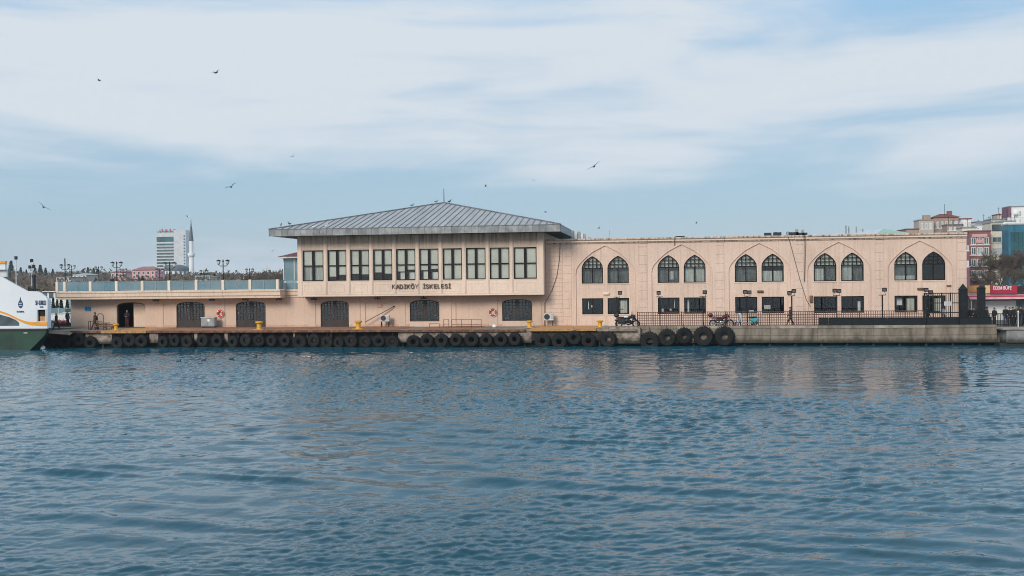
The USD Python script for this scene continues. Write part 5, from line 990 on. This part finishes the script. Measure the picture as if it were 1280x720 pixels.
def bare(label, loc, sc, group, seed=1, twig=900, name='bare_tree'):
    t = thing(name, label, 'bare tree', loc, seed*70, group, sc, local=True); rs = random.Random(seed); tr, lm, ends = M(), M(), []
    tr.tube([(0, 0, -.3), (.1, .05, 1.4), (.0, .1, 2.8)], .24, 7, .17)
    def grow(p, d, L, r, k):
        q = p + d*L*.5 + np.array([rs.gauss(0, .06*L) for _ in range(3)]); e = q + (d + np.array([rs.gauss(0, .15) for _ in range(3)]))*L*.5
        lm.tube([p, q, e], r, 4, r*.6); ends.append((p, e))
        if k:
            for j in range(3 if k > 2 else 2 + (rs.random() < .6)):
                nd = d + np.array([rs.gauss(0, .55), rs.gauss(0, .55), rs.gauss(.12, .3)]); nd /= np.linalg.norm(nd); grow(e - d*L*rs.uniform(0, .3), nd, L*rs.uniform(.62, .82), r*.58, k-1)
    for j in range(5):
        a = j*1.26 + rs.uniform(-.3, .3); grow(np.array([0, .1, 2.2 + .15*j]), np.array([math.cos(a)*.6, math.sin(a)*.6, .85]), 2.5, .10, 4)
    part(t, 'trunk', tr, 'bark', smooth=50); part(t, 'limbs', lm, 'bark', kind='stuff')
    tw = M(); r2 = np.random.RandomState(seed)
    for _ in range(twig):
        a, b = ends[r2.randint(len(ends)//4, len(ends))]; p = a + (b-a)*r2.uniform(.3, 1.1); d = r2.normal(size=3); d[2] += .3; d *= r2.uniform(.25, .7)/np.linalg.norm(d); s = np.cross(d, r2.normal(size=3)); s *= (.022 if twig > 2000 else .05)/np.linalg.norm(s)
        tw.add([p-s, p+s, p+d], [(0, 1, 2)])
    part(t, 'twigs', tw, 'leaf_brown', kind='stuff'); return t
def leafy(label, loc, sc, group):
    t = thing('leafy_tree', label, 'tree', loc, 0, group, sc, local=True); rs = np.random.RandomState(8)
    part(t, 'trunk', M().tube([(0, 0, -.3), (.1, 0, 3), (.3, .1, 6)], .26, 6, .1), 'bark')
    blobs = [(rs.normal(0, 1.7), rs.normal(0, 1.7), rs.uniform(2.2, 8.4), rs.uniform(.9, 1.8)) for _ in range(20)]
    def f(r):
        x, y, z, q_ = blobs[r.randint(len(blobs))]; d = r.normal(size=3); d *= q_*r.uniform(.6, 1.1)/np.linalg.norm(d); return (x+d[0], y+d[1], z+d[2]*.7)
    part(t, 'crown', cards(M(), 1500, f, .14, .34, rs), 'leaf_bush'); return t
cache = {}
def tree(kind, label, px, Y, ytop, group=None, wide=1., ybase=None):
    x = PX(px, Y, 345); z = hz(x, Y) if Y > 110 and px < 500 else 1.66; top = PZ(ytop, px, Y); s = max(.15, (top-z)/9.9)
    loc, sc = (x, Y, z), (s*wide, s*wide, s)
    fn, nm, ct = {'conifer': (conifer, 'conifer', 'conifer'), 'leafy': (leafy, 'leafy_tree', 'tree'), 'bare': (bare, 'bare_tree', 'bare tree')}[kind]
    if kind not in cache: cache[kind] = fn(label, loc, sc, group)
    else: dup(cache[kind], nm, label, ct, loc, rng.uniform(0, 360), group, sc)
G1, G2, G3 = 'dark conifers on the far hill behind the ferry and terrace', 'bushy trees on the far hill left of the hotel tower', 'low trees on the far shore right of the minaret'
G1P = (14, 50.5, 33, 57, 110, 117, 26, 44, 6, 0, 66, 104, 122)
G2P = (72, 80, 90, 97, 126, 134, 150, 128, 186, 120, 112, 200)
G3P = (247, 251.5, 257, 262, 268, 274, 284, 291, 298, 286, 303, 309, 330, 340, 346)
for i, (px, yt, w) in enumerate(((14, 326.5, 1.3), (50.5, 331.5, 1.5), (33, 337, 1.2), (57, 335, 1.6), (110, 334.5, 1.3), (117, 335.5, 1.5), (26, 334.5, 1.4), (44, 334.8, 1.7), (6, 334.5, 1.6), (0, 336, 1.5), (66, 336.5, 1.4), (104, 336.5, 1.4), (122, 336.3, 1.7))):
    L = {0: 'tallest dark conifer on the far hill above the ferry', 1: 'pointed dark conifer on the far hill right of the light mast', 4: 'dark conifer on the far hill above the beige house'}.get(i, 'dark conifer on the far hill behind the ferry and the left end of the terrace')
    L = L if i in (0, 1, 4) else 'dark conifer on the far hill, %s of its row from the left' % ORD[sorted(G1P).index(px)]
    tree('conifer', L, px, 520 + 17*(i % 4), yt, G1, w)
for i, (px, yt, w) in enumerate(((72, 338.5, 1.5), (80, 339.5, 1.6), (90, 339, 1.8), (97, 338.5, 1.5), (126, 338, 1.6), (134, 339.5, 1.5), (150, 341.5, 1.8), (128, 342, 2), (186, 343, 1.6), (120, 341, 1.8), (112, 341.5, 1.9), (200, 344, 1.5))):
    tree('leafy', 'bushy tree on the far hill before the hotel, %s of its row from the left' % ORD[sorted(G2P).index(px)], px, 470 + 14*(i % 5), yt, G2, w)
for i, (px, yt, w) in enumerate(((247, 343.5, 1.3), (251.5, 341.5, 1.1), (257, 342.3, 1.2), (262, 341, 1.1), (268, 342.5, 1.3), (274, 343, 1.2), (284, 341.5, 1.4), (291, 343, 1.5), (298, 342, 1.1), (286, 342.5, 1.2), (303, 343.5, 1.4), (309, 345, 1.5), (330, 345.5, 1.6), (340, 345, 1.6), (346, 345.5, 1.5))):
    tree('conifer' if i % 3 == 1 else 'leafy', 'low tree on the far shore right of the minaret, %s of its row' % ORD[sorted(G3P).index(px)], px, 330 + 19*(i % 4), yt, G3, w*1.5)
for px, Y, yt, lb, w in ((66, 26, 372.5, 'dark conifer left under the terrace overhang beside the ferry bow', .9), (76, 23, 371, 'tall dark conifer under the terrace overhang', .8), (83.5, 26, 372.5, 'dark conifer closest to the terminal left wall', .85), (71, 32, 374.5, 'dark conifer furthest back under the terrace overhang', 1.0)):
    tree('conifer', lb, px, Y, yt, None, w)
for px, Y, yt, lb, w in ((1248, 95, 314, 'brown bare tree before the cream town house', 1.1), (1266, 88, 305, 'largest brown bare tree before the teal office block', 1.2), (1281, 96, 309, 'brown bare tree at the right edge', 1.1), (1232, 104, 334, 'small brown bare tree before the red brown town house', 1.0), (1257, 80, 330, 'low brown bare tree above the kiosk sign', 1.2),
        (321, 84, 331.5, 'thin bare tree above the railing left of the glass pavilion', .9), (337.5, 80, 328.5, 'taller thin bare tree next to the glass pavilion', .9), (308, 90, 333.5, 'small thin bare tree beside the right street lamp', .8), (345, 92, 334, 'bare tree partly behind the glass pavilion', .9)):
    x = PX(px, Y, 345)
    if px > 1200: bare(lb, (x, Y, 1.66), ((PZ(yt, px, Y)-1.66)/9.6*w, (PZ(yt, px, Y)-1.66)/9.6*w, (PZ(yt, px, Y)-1.66)/9.6), None, int(px) % 17 + 1, 8000)
    else: tree('bare', lb, px, Y, yt, None, w)
# brown winter woods that cover the hill: nobody could count them
rs = np.random.RandomState(21); mb = M(); n = 15000
yy = rs.uniform(150, 640, n); ang = rs.uniform(-.74, -.36, n); xx = ang*(yy+104) ; zz = hill_z(xx, yy)
hh = rs.uniform(1.5, 5.5, n)*(.5 + .9*meshkit.fbm(np.stack([xx/25, yy/25, xx*0], -1), 3, 2))
c = np.stack([xx, yy, zz + hh*rs.uniform(.05, 1, n)], 1); a = rs.normal(size=(n, 3))*[1, .3, 1]; a /= np.linalg.norm(a, axis=1)[:, None]; b = rs.normal(size=(n, 3))*[1, .3, 1]; b /= np.linalg.norm(b, axis=1)[:, None]; s = rs.uniform(.5, 1.5, (n, 1))
mb.add(np.stack([c-a*s, c+a*s, c+b*s*1.2], 1).reshape(-1, 3), np.arange(3*n).reshape(n, 3))
single('woods', mb, 'leaf_brown', 'brown winter woods covering the far hill on the left', 'woods', kind='stuff')
# ------------------------------------------------------------------ far houses, hotel, mosque
def house(label, Y, px0, px1, yeave, yridge, wall, roofm, rows, cols, name='far_house', depth=10, zdrop=9):
    x0, x1 = PX(px0, Y, 345), PX(px1, Y, 345); pm = (px0+px1)/2; ze, zr = PZ(yeave, pm, Y), PZ(yridge, pm, Y)
    t = thing(name, label, 'house', ((x0+x1)/2, Y, ze-zdrop))
    part(t, 'wall', M().box(x0, x1, Y, Y+depth, ze-zdrop, ze), wall); o = .5
    part(t, 'roof', M().add([(x0-o, Y-o, ze+.02), (x1+o, Y-o, ze+.02), (x1+o, Y+depth+o, ze+.02), (x0-o, Y+depth+o, ze+.02), (x0+(x1-x0)*.28, Y+depth/2, zr), (x0+(x1-x0)*.72, Y+depth/2, zr)], [(0, 1, 5), (0, 5, 4), (1, 2, 5), (2, 3, 4), (2, 4, 5), (3, 0, 4), (0, 3, 2), (0, 2, 1)]), roofm)
    for r_ in rows:
        z = PZ(r_, pm, Y)
        for k in range(cols):
            x = x0+(x1-x0)*(k+.5)/cols; w = part(t, 'window', M().box(x-.65, x+.65, Y-.06, Y-.004, z-.8, z+.8), 'white_paint'); part(t, 'pane', M().box(x-.5, x+.5, Y-.09, Y-.061, z-.65, z+.65), 'dark_glass', parent=w)
    return t
house('larger pink house with red tiled roof left of the hotel tower', 380, 165, 194, 337.5, 333, 'pink_render', 'tile_pink', (341, 346), 5)
house('smaller pink house with red tiled roof between the street lamps', 400, 139, 157, 340.5, 337, 'pink_render', 'tile_pink', (344,), 4)
house('small pink house right of the minaret, low on the far shore', 280, 296, 313, 345.2, 343.4, 'pink_render', 'tile_pink', (347.5,), 4, zdrop=5)
house('beige house on the hill above the left end of the terrace', 300, 91, 108, 343.5, 341.8, 'beige_render', 'zinc_pale', (346.5,), 3)
house('low house with a flat pale roof beside the beige house', 290, 70, 90, 346.5, 346, 'beige_render', 'white_paint', (348.6,), 4, zdrop=6)
house('long beige house right of the minaret behind the street lamp', 260, 244, 262, 345.5, 344.8, 'beige_render', 'zinc_pale', (347.5,), 5, zdrop=5)
t = house('white house with dark windows between ferry and terminal', 95, 52, 84, 365, 364, 'white_render', 'zinc_pale', (369, ), 4, depth=9, zdrop=6.5)
HY = 900.
ht = thing('hotel_tower', 'white hotel tower block with teal window bands and red roof sign', 'tower block', (PX(215, HY), HY, 3))
hx = lambda p, Y=HY: PX(p, Y, 315); hzz = lambda py, p=212, Y=HY: PZ(py, p, Y)
ztop = hzz(291); x0, x1, x2 = hx(195.5), hx(219), hx(234)
part(ht, 'main_block', M().box(x0, x1, HY, HY+7, 3, ztop), 'hotel_white')
part(ht, 'stair_block', M().box(x1+.05, x2, HY-3, HY+6, 3, hzz(288)), 'hotel_white')
part(ht, 'roof_band', M().box(x0+.5, x1-.5, HY+.5, HY+6.5, ztop+.01, hzz(288.6)), 'grey_metal')
part(ht, 'glass_crown', M().box(x0+.6, x1-.6, HY-.4, HY-.01, hzz(302), hzz(296)), 'teal_glass')
for k in range(11):
    y = 304.4+k*3.85; part(ht, 'window_band', M().box(x0+.5, x1-.5, HY-.3, HY-.01, hzz(y+2.1), hzz(y)), 'dark_glass' if k % 3 else 'teal_glass')
for k in range(14):
    y = 295.3+k*3.8; a = hx(230.6, HY-3); part(ht, 'stair_window', M().box(a-.75, a+.75, HY-3.2, HY-3.01, hzz(y+.9, 230), hzz(y-.9, 230)), 'dark_glass')
for k in range(9):
    xa = hx(200+k*2.5); hh_ = (2.2, 3.0, 1.6, 2.6)[k % 4]; part(ht, 'sign_stroke', M().box(xa, xa+(.5, 1.4)[k % 2], HY-.5, HY-.35, hzz(289.5)+(k % 3)*.3, hzz(289.5)+hh_), 'sign_red')
for k in range(4): xx_ = hx(200.5+k*6); part(ht, 'sign_post', M().box(xx_-.2, xx_+.2, HY-.3, HY, ztop, hzz(287)), 'grey_metal')
MY = 560.
mq = thing('mosque', 'white mosque with grey dome and small arches before the hotel tower', 'mosque', (PX(212, MY), MY, 3))
mx_ = lambda p: PX(p, MY, 340); mz = lambda py: PZ(py, 212, MY); sc_ = mx_(213)-mx_(212)
cxm = mx_(213.5); r = 17*sc_/1.0*.5*1.9
part(mq, 'base', M().box(mx_(194), mx_(232), MY, MY+2*r, 2, mz(349)), 'mosque_white')
part(mq, 'drum', M().lathe([(0, mz(344)), (r*.98, mz(344)), (r*.98, mz(337.8)), (0, mz(337.8))], 24, at=(cxm, MY+r, 0)), 'mosque_white', smooth=40)
part(mq, 'drum_cornice', M().lathe([(r*.95, mz(338.2)), (r*1.06, mz(338)), (r*1.06, mz(337)), (r*.9, mz(336.8))], 24, at=(cxm, MY+r, 0)), 'slate', smooth=40)
part(mq, 'dome', M().lathe([(r*.95*math.cos(a), mz(337)+ (mz(330.6)-mz(337))*math.sin(a)) for a in np.linspace(0, math.pi/2, 9)], 28, at=(cxm, MY+r, 0)), 'slate', smooth=True)
for k in range(9):
    a = math.pi*(1+(k+.5)/9); part(mq, 'drum_window', M().box(-.7, .7, -.1, .1, 0, 0+1.8).add([(0, 0, 0)]*3, [(0, 1, 2)]) if False else M().man(m3.Manifold.cube((1.3, .3, 2.0), True).rotate((0, 0, math.degrees(a)+90)).translate((cxm + r*.98*math.cos(a), MY+r+r*.98*math.sin(a), mz(341)))), 'dark_glass')
for p in (201, 222):
    x = mx_(p); w = sc_*7; z0 = mz(350); arc = Polygon([(x-w, z0)] + [(x+w*math.cos(t), mz(348)+(mz(343.5)-mz(348))*math.sin(t)) for t in np.linspace(math.pi, 0, 12)] + [(x+w, z0)])
    part(mq, 'arch', M().prism(arc, MY-1.2, MY-.3), 'mosque_white'); part(mq, 'arch_roof', M().prism(arc.buffer(sc_*.9).difference(arc).intersection(sbox(x-3*w, z0, x+3*w, z0+99)), MY-1.5, MY+2), 'slate')
for p in (197, 211.5, 229): x = mx_(p); part(mq, 'turret', M().lathe([(sc_*2.6, mz(350)), (sc_*2.2, mz(346)), (sc_*1.0, mz(343)), (0, mz(341.5))], 10, at=(x, MY-.6, 0)), 'mosque_white', smooth=40)
mn = thing('minaret', 'tall white minaret with dark pointed cap beside the hotel tower', 'minaret', (PX(239.3, MY-12), MY-12, 2))
xm = PX(239.3, MY-12, 320); mz2 = lambda py: PZ(py, 239, MY-12)
part(mn, 'shaft', M().lathe([(sc_*3.0, 2), (sc_*2.9, mz2(330)), (sc_*2.6, mz2(321))], 16, at=(xm, MY-12, 0)), 'mosque_white', smooth=40)
part(mn, 'balcony', M().lathe([(sc_*2.6, mz2(322)), (sc_*4.1, mz2(319.5)), (sc_*4.1, mz2(316.2)), (sc_*3.7, mz2(316.2)), (sc_*3.7, mz2(318)), (sc_*2.3, mz2(318))], 16, at=(xm, MY-12, 0)), 'mosque_white', smooth=30)
part(mn, 'upper_shaft', M().lathe([(sc_*2.35, mz2(318.2)), (sc_*2.3, mz2(301))], 16, at=(xm, MY-12, 0)), 'mosque_white', smooth=40)
part(mn, 'cap', M().lathe([(sc_*2.6, mz2(301.2)), (sc_*2.5, mz2(300)), (sc_*1.3, mz2(287)), (sc_*.35, mz2(278)), (0, mz2(272.5))], 16, at=(xm, MY-12, 0)), 'slate', smooth=40)
# ------------------------------------------------------------------ lamps, masts, things between ferry and terminal
def lamp(label, px, ytop, Y, zb, arm, group=None, spike=0):
    x = PX(px, Y, 340); zt = PZ(ytop, px, Y); t = thing('street_lamp', label, 'street lamp', (x, Y, zb), 0, group); k = arm
    part(t, 'base', M().lathe([(0, zb), (.32*k/.5, zb), (.3*k/.5, zb+.3), (.16*k/.5, zb+.7), (0, zb+.72)], 10, at=(x, Y, 0)), 'iron_dark', smooth=40)
    part(t, 'pole', M().tube([(x, Y, zb+.5), (x, Y, zt-k*.5)], .075*k/.5, 8, .05*k/.5).lathe([(.0, 0), (.1*k/.5, .05), (.06*k/.5, .2), (0, .35*k/.5)], 8, at=(x, Y, zt-k*.55)), 'iron_dark', smooth=40)
    if spike: part(t, 'flag_pole', M().tube([(x, Y, zt-k*.5), (x, Y, PZ(spike, px, Y))], .06, 6), 'iron_dark')
    for s in (-1, 1):
        part(t, 'arm', M().tube([(x, Y, zt-k*1.35), (x+s*k*.55, Y, zt-k*1.4), (x+s*k, Y, zt-k*1.1), (x+s*k, Y, zt-k*.95)], .035*k/.5, 5), 'iron_dark')
        l = part(t, 'lantern', M().lathe([(0, -k*.95), (.14*k/.5, -k*.92), (.23*k/.5, -k*.3), (.0, -k*.28)], 6, at=(x+s*k, Y, zt)), 'lantern_glass'); part(t, 'lantern_cap', M().lathe([(.0, -k*.29), (.29*k/.5, -k*.29), (.2*k/.5, -k*.12), (.05*k/.5, -k*.04), (0, k*.06)], 6, at=(x+s*k, Y, zt)), 'iron_dark', parent=l)
        part(t, 'lantern_base', M().lathe([(0, -k*1.02), (.13*k/.5, -k*1.0), (.16*k/.5, -k*.9), (0, -k*.9)], 6, at=(x+s*k, Y, zt)), 'iron_dark', parent=l)
lamp('twin lantern lamp with a tall spike at the left end of the terrace', 81.3, 330, 2, 5.55, .45, spike=323)
lamp('twin lantern lamp standing on the terrace between the pink houses', 146, 327, 2, 5.55, .48); lamp('twin lantern lamp on the terrace before the mosque', 212.2, 327.5, 2, 5.55, .55); lamp('twin lantern lamp on the terrace halfway between minaret and pavilion', 279, 324.5, 2, 5.55, .5)
for px, yt, lb in ((89.5, 331.5, 'smaller twin lantern lamp just right of the spiked lamp'), (123.3, 333, 'smaller twin lantern lamp above the second railing bay'), (153.8, 335.5, 'smaller twin lantern lamp beside the smaller pink house'), (199.5, 336, 'smaller twin lantern lamp left of the mosque dome'), (255, 337.5, 'smaller twin lantern lamp right of the minaret'), (312, 335.5, 'smaller twin lantern lamp before the bare trees')):
    lamp(lb, px, yt, 55, 1.66, .52)
for px, yt, lb, hd in ((20.2, 322.5, 'slim light mast above the ferry', ((0, 0),)), (39.8, 326, 'light mast with cross arm of floodlights above the ferry', ((0, 0), (-2.2, 8), (2.6, 7.5)))):
    Y = 210; x = PX(px, Y, 340); z = PZ(yt, px, Y); t = thing('light_mast', lb, 'mast', (x, Y, 1.66))
    part(t, 'pole', M().tube([(x, Y, hz(x, Y)-.5), (x, Y, z)], .22, 8, .13), 'pale_metal', smooth=50)
    for dx, dy in hd:
        p = P(px+dx, yt+dy, Y); part(t, 'floodlight', M().box(p[0]-.4, p[0]+.4, Y-.5, Y+.3, p[2]-.5, p[2]+.6, .1), 'iron_dark')
    if len(hd) > 1: a, b = P(px-3, yt+9, Y), P(px+3.2, yt+8.6, Y); part(t, 'cross_arm', M().tube([a, b], .16, 6), 'iron_dark'); part(t, 'dish', M().lathe([(0, 0), (.5, .1), (.6, .35)], 12, at=(x+.3, Y-.4, PZ(yt+3.5, px, Y)), axis='y'), 'pale_metal')
lw = thing('low_wall', 'low pale wall with glass panels behind the walking person', 'wall', (PX(74, 14), 14, 1.66))
x0, x1 = PX(52, 14), PX(92, 14)
part(lw, 'wall', M().box(x0, x1, 14, 14.3, 1.65, 2.75), 'white_render'); part(lw, 'coping', M().box(x0, x1, 13.95, 14.35, 2.752, 2.85), 'zinc_pale')
for k in range(4): xa = x0+(x1-x0)*k/4; part(lw, 'glass_panel', M().box(xa+.04, xa+(x1-x0)/4-.04, 14.12, 14.14, 2.86, 3.5), 'rail_glass'); part(lw, 'slim_post', M().box(xa-.03, xa+.03, 14.1, 14.17, 2.851, 3.55), 'pale_metal')
kb = thing('white_booth', 'small white booth behind the left corner of the terminal', 'booth', (PX(82, 12), 12, 1.66))
x0, x1 = PX(79.5, 11), PX(87.5, 11); part(kb, 'body', M().box(x0, x1, 11, 12.5, 1.65, PZ(391, 83, 11)), 'white_paint'); part(kb, 'roof', M().box(x0-.1, x1+.1, 10.9, 12.6, PZ(391, 83, 11)+.003, PZ(390, 83, 11)), 'zinc_pale'); part(kb, 'window', M().box(x0+.2, x0+.9, 10.97, 10.997, 2.9, 3.5), 'dark_glass')
sb = None
for px, m_, lb in ((64.5, 'leaf_conifer', 'low green planter left of the walking person'), (79, 'deck_rust', 'red brown planter between the walking person and the terminal wall')):
    x = PX(px, 4, 405); t = thing('planter', lb, 'planter', (x, 4, 1.66)); part(t, 'box', M().box(x-.8, x+.8, 3.6, 4.4, 1.65, 2.05, .03), 'barrier_dark' if px > 70 else 'grey_metal')
    r2 = np.random.RandomState(int(px)); part(t, 'plants', cards(M(), 260, lambda r: (x+r.uniform(-.75, .75), 4+r.uniform(-.35, .35), 2.05+abs(r.normal(0, .16))), .05, .13, r2), 'leaf_bush' if px < 70 else 'awning_red')
# ------------------------------------------------------------------ birds
def gull(name, label, loc, rz, span, flap, tilt, m_, group, cat='gull'):
    t = thing(name, label, cat, loc, rz, group, (span/1.3,)*3, local=True)
    tl = math.radians(tilt)
    def rot(p): x, y, z = p; return (x*math.cos(tl)-z*math.sin(tl), y, x*math.sin(tl)+z*math.cos(tl))
    def hb(*b): return m3.Manifold.hull_points(np.vstack([sphere(rot(c), r) for c, r in b]))
    parts_ = [hb(((0, -.22, .02), .05), ((0, 0, 0), .085), ((0, .2, .01), .04)), hb(((0, -.22, .02), .05), ((0, -.33, .05), .045)), hb(((0, .2, .01), .035), ((-.06, .36, .01), .008), ((.06, .36, .01), .008)), hb(((0, -.36, .045), .018), ((0, -.43, .03), .006))]
    for s in (-1, 1):
        parts_.append(hb(((.04*s, -.10, .04), .022), ((.04*s, .08, .04), .012), ((.33*s, -.14, .04+.30*flap), .014), ((.33*s, .06, .04+.28*flap), .006)))
        parts_.append(hb(((.33*s, -.14, .04+.30*flap), .014), ((.33*s, .06, .04+.28*flap), .006), ((.65*s, .06, .04+.34*flap), .006), ((.56*s, -.06, .04+.34*flap), .008)))
    part(t, 'body', M().man(m3.Manifold.batch_boolean(parts_, m3.OpType.Add)), m_, smooth=50); return t
for i, (px, py, Y, span, rz, flap, tilt, m_, lb) in enumerate(((742.5, 208, -45, .95, 20, .15, 34, 'gull_grey', 'gull with spread tilted wings above the right wing roof'), (270, 91, -40, .75, 60, .5, 25, 'bird_dark', 'dark gull high at the upper left, wings raised'), (124, 101, -30, .5, 90, .7, 0, 'bird_dark', 'small dark bird high at the far left'),
      (366, 195.5, -30, .55, 30, .5, 40, 'gull_grey', 'gull above the left eaves of the main roof'), (289, 234, -35, .85, 10, .5, 25, 'gull_grey', 'gull gliding left of the main roof'), (54.5, 259, -40, .95, 200, .3, 38, 'gull_grey', 'gull gliding low at the far left'),
      (235, 272, -10, .7, 80, .9, 0, 'gull_white', 'white gull flying beside the minaret tip'), (607, 233, -20, .45, 80, 1.1, 10, 'gull_grey', 'gull above the right slope of the main roof'), (682, 265.5, -5, .45, 50, .9, 0, 'bird_dark', 'dark bird close over the right end of the main roof'),
      (748.5, 285.5, 2, .5, 70, .8, 20, 'bird_dark', 'dark bird low over the right wing beside the ducts'), (870.5, 279, -15, .4, 70, .9, 10, 'gull_grey', 'small gull low over the middle of the right wing'), (340.5, 313.5, -3, .75, 10, .35, 0, 'gull_white', 'white gull under the left eaves'), (667, 226, -10, .25, 60, .6, 0, 'bird_dark', 'tiny far bird above the right roof slope'))):
    gull('flying_bird', lb, P(px, py, Y), rz, span, flap, tilt, m_, None, 'bird')
def perched(name, label, loc, rz, s, m_, group, cat, z=0, legs=True):
    t = thing(name, label, cat, loc, rz, group, (s,)*3, local=True)
    b = [m3.Manifold.hull_points(np.vstack([sphere((0, -.10, .20+z), .075), sphere((0, .06, .18+z), .08), sphere((0, .24, .17+z), .02)])), bone((0, -.13, .22+z), .045, (0, -.17, .34+z), .04), m3.Manifold.hull_points(np.vstack([sphere((0, -.18, .35+z), .048), sphere((0, -.27, .34+z), .010)]))]
    if legs: b += [bone((s_*.03, 0, .14), .010, (s_*.03, 0, -.02), .010) for s_ in (-1, 1)]
    part(t, 'body', smooth_m(m3.Manifold.batch_boolean(b, m3.OpType.Add).refine_to_length(.05), 3), m_, smooth=60)
def on_roof(px, py):
    """the point of the front roof slope that the pixel shows"""
    d = R*(px-640) + U*(360-py) + FW*F; n = np.array([0, -sl, 1]); p0 = np.array([0, EY, EZ1+.04]); k = ((p0-C)@n)/(d@n); return C + k*d
for px, py, rz, m_, lb in ((351.5, 286, 30, 'gull_grey', 'grey gull perched near the left tip of the main roof'), (362, 284.5, -30, 'gull_grey', 'grey gull perched second from the left tip of the main roof'), (392.5, 284.4, 90, 'gull_white', 'white gull perched above the first windows of the main roof'), (408, 283, 60, 'gull_white', 'small white gull perched above the second window'),
      (545, 257.5, 90, 'gull_grey', 'grey gull perched left of the mast on the main roof'), (562, 255.6, 70, 'bird_dark', 'dark bird perched right of the mast on the main roof'), (515, 262.5, 110, 'gull_grey', 'grey gull perched on the left hip of the main roof')):
    hip = px in (351.5, 362, 545, 562, 515)
    p = on_roof(px, py+1.2)
    if hip:
        s_ = (px-336)/(555-336) if px < 555 else (714-px)/(714-555)
        q0 = np.array([EX0, EY, EZ1]) if px < 555 else np.array([EX1, EY, EZ1]); best = min((q0 + (AP-q0)*f for f in np.linspace(0, 1, 400)), key=lambda q_: abs(640 + F*((q_-C)@R)/((q_-C)@FW) - px)); p = best + [0, 0, .14]
    perched('perched_bird', lb, p, rz, 1.0, m_, None, 'bird')
for i, (px, py) in enumerate(((223.5, 452.6), (255, 451), (289.5, 449.6), (319, 447.2), (357, 446), (388.5, 448.2))):
    d = R*(px-640) + U*(360-py) + FW*F; p = C + (-C[2]/d[2])*d
    perched('swimming_bird', ('first', 'second', 'third', 'fourth', 'fifth', 'sixth')[i] + ' from the left of the dark birds swimming before the quay', p + [0, 0, -.12], 90 + 20*i, .95, 'bird_dark', 'dark birds swimming before the quay', 'bird', legs=False)
# ------------------------------------------------------------------ air
MT['air'] = usdkit.material(stage, '/World/Looks/air', {'v': ('principled_volume', {'color': (.93, .96, 1.0), 'density': .00012, 'anisotropy': .1})}, [], volume='v.volume')
single('haze', M().box(-3600, 3600, -2600, 5100, -6, 110), 'air', kind='stuff', label='thin pale haze over water and town', cat='haze')
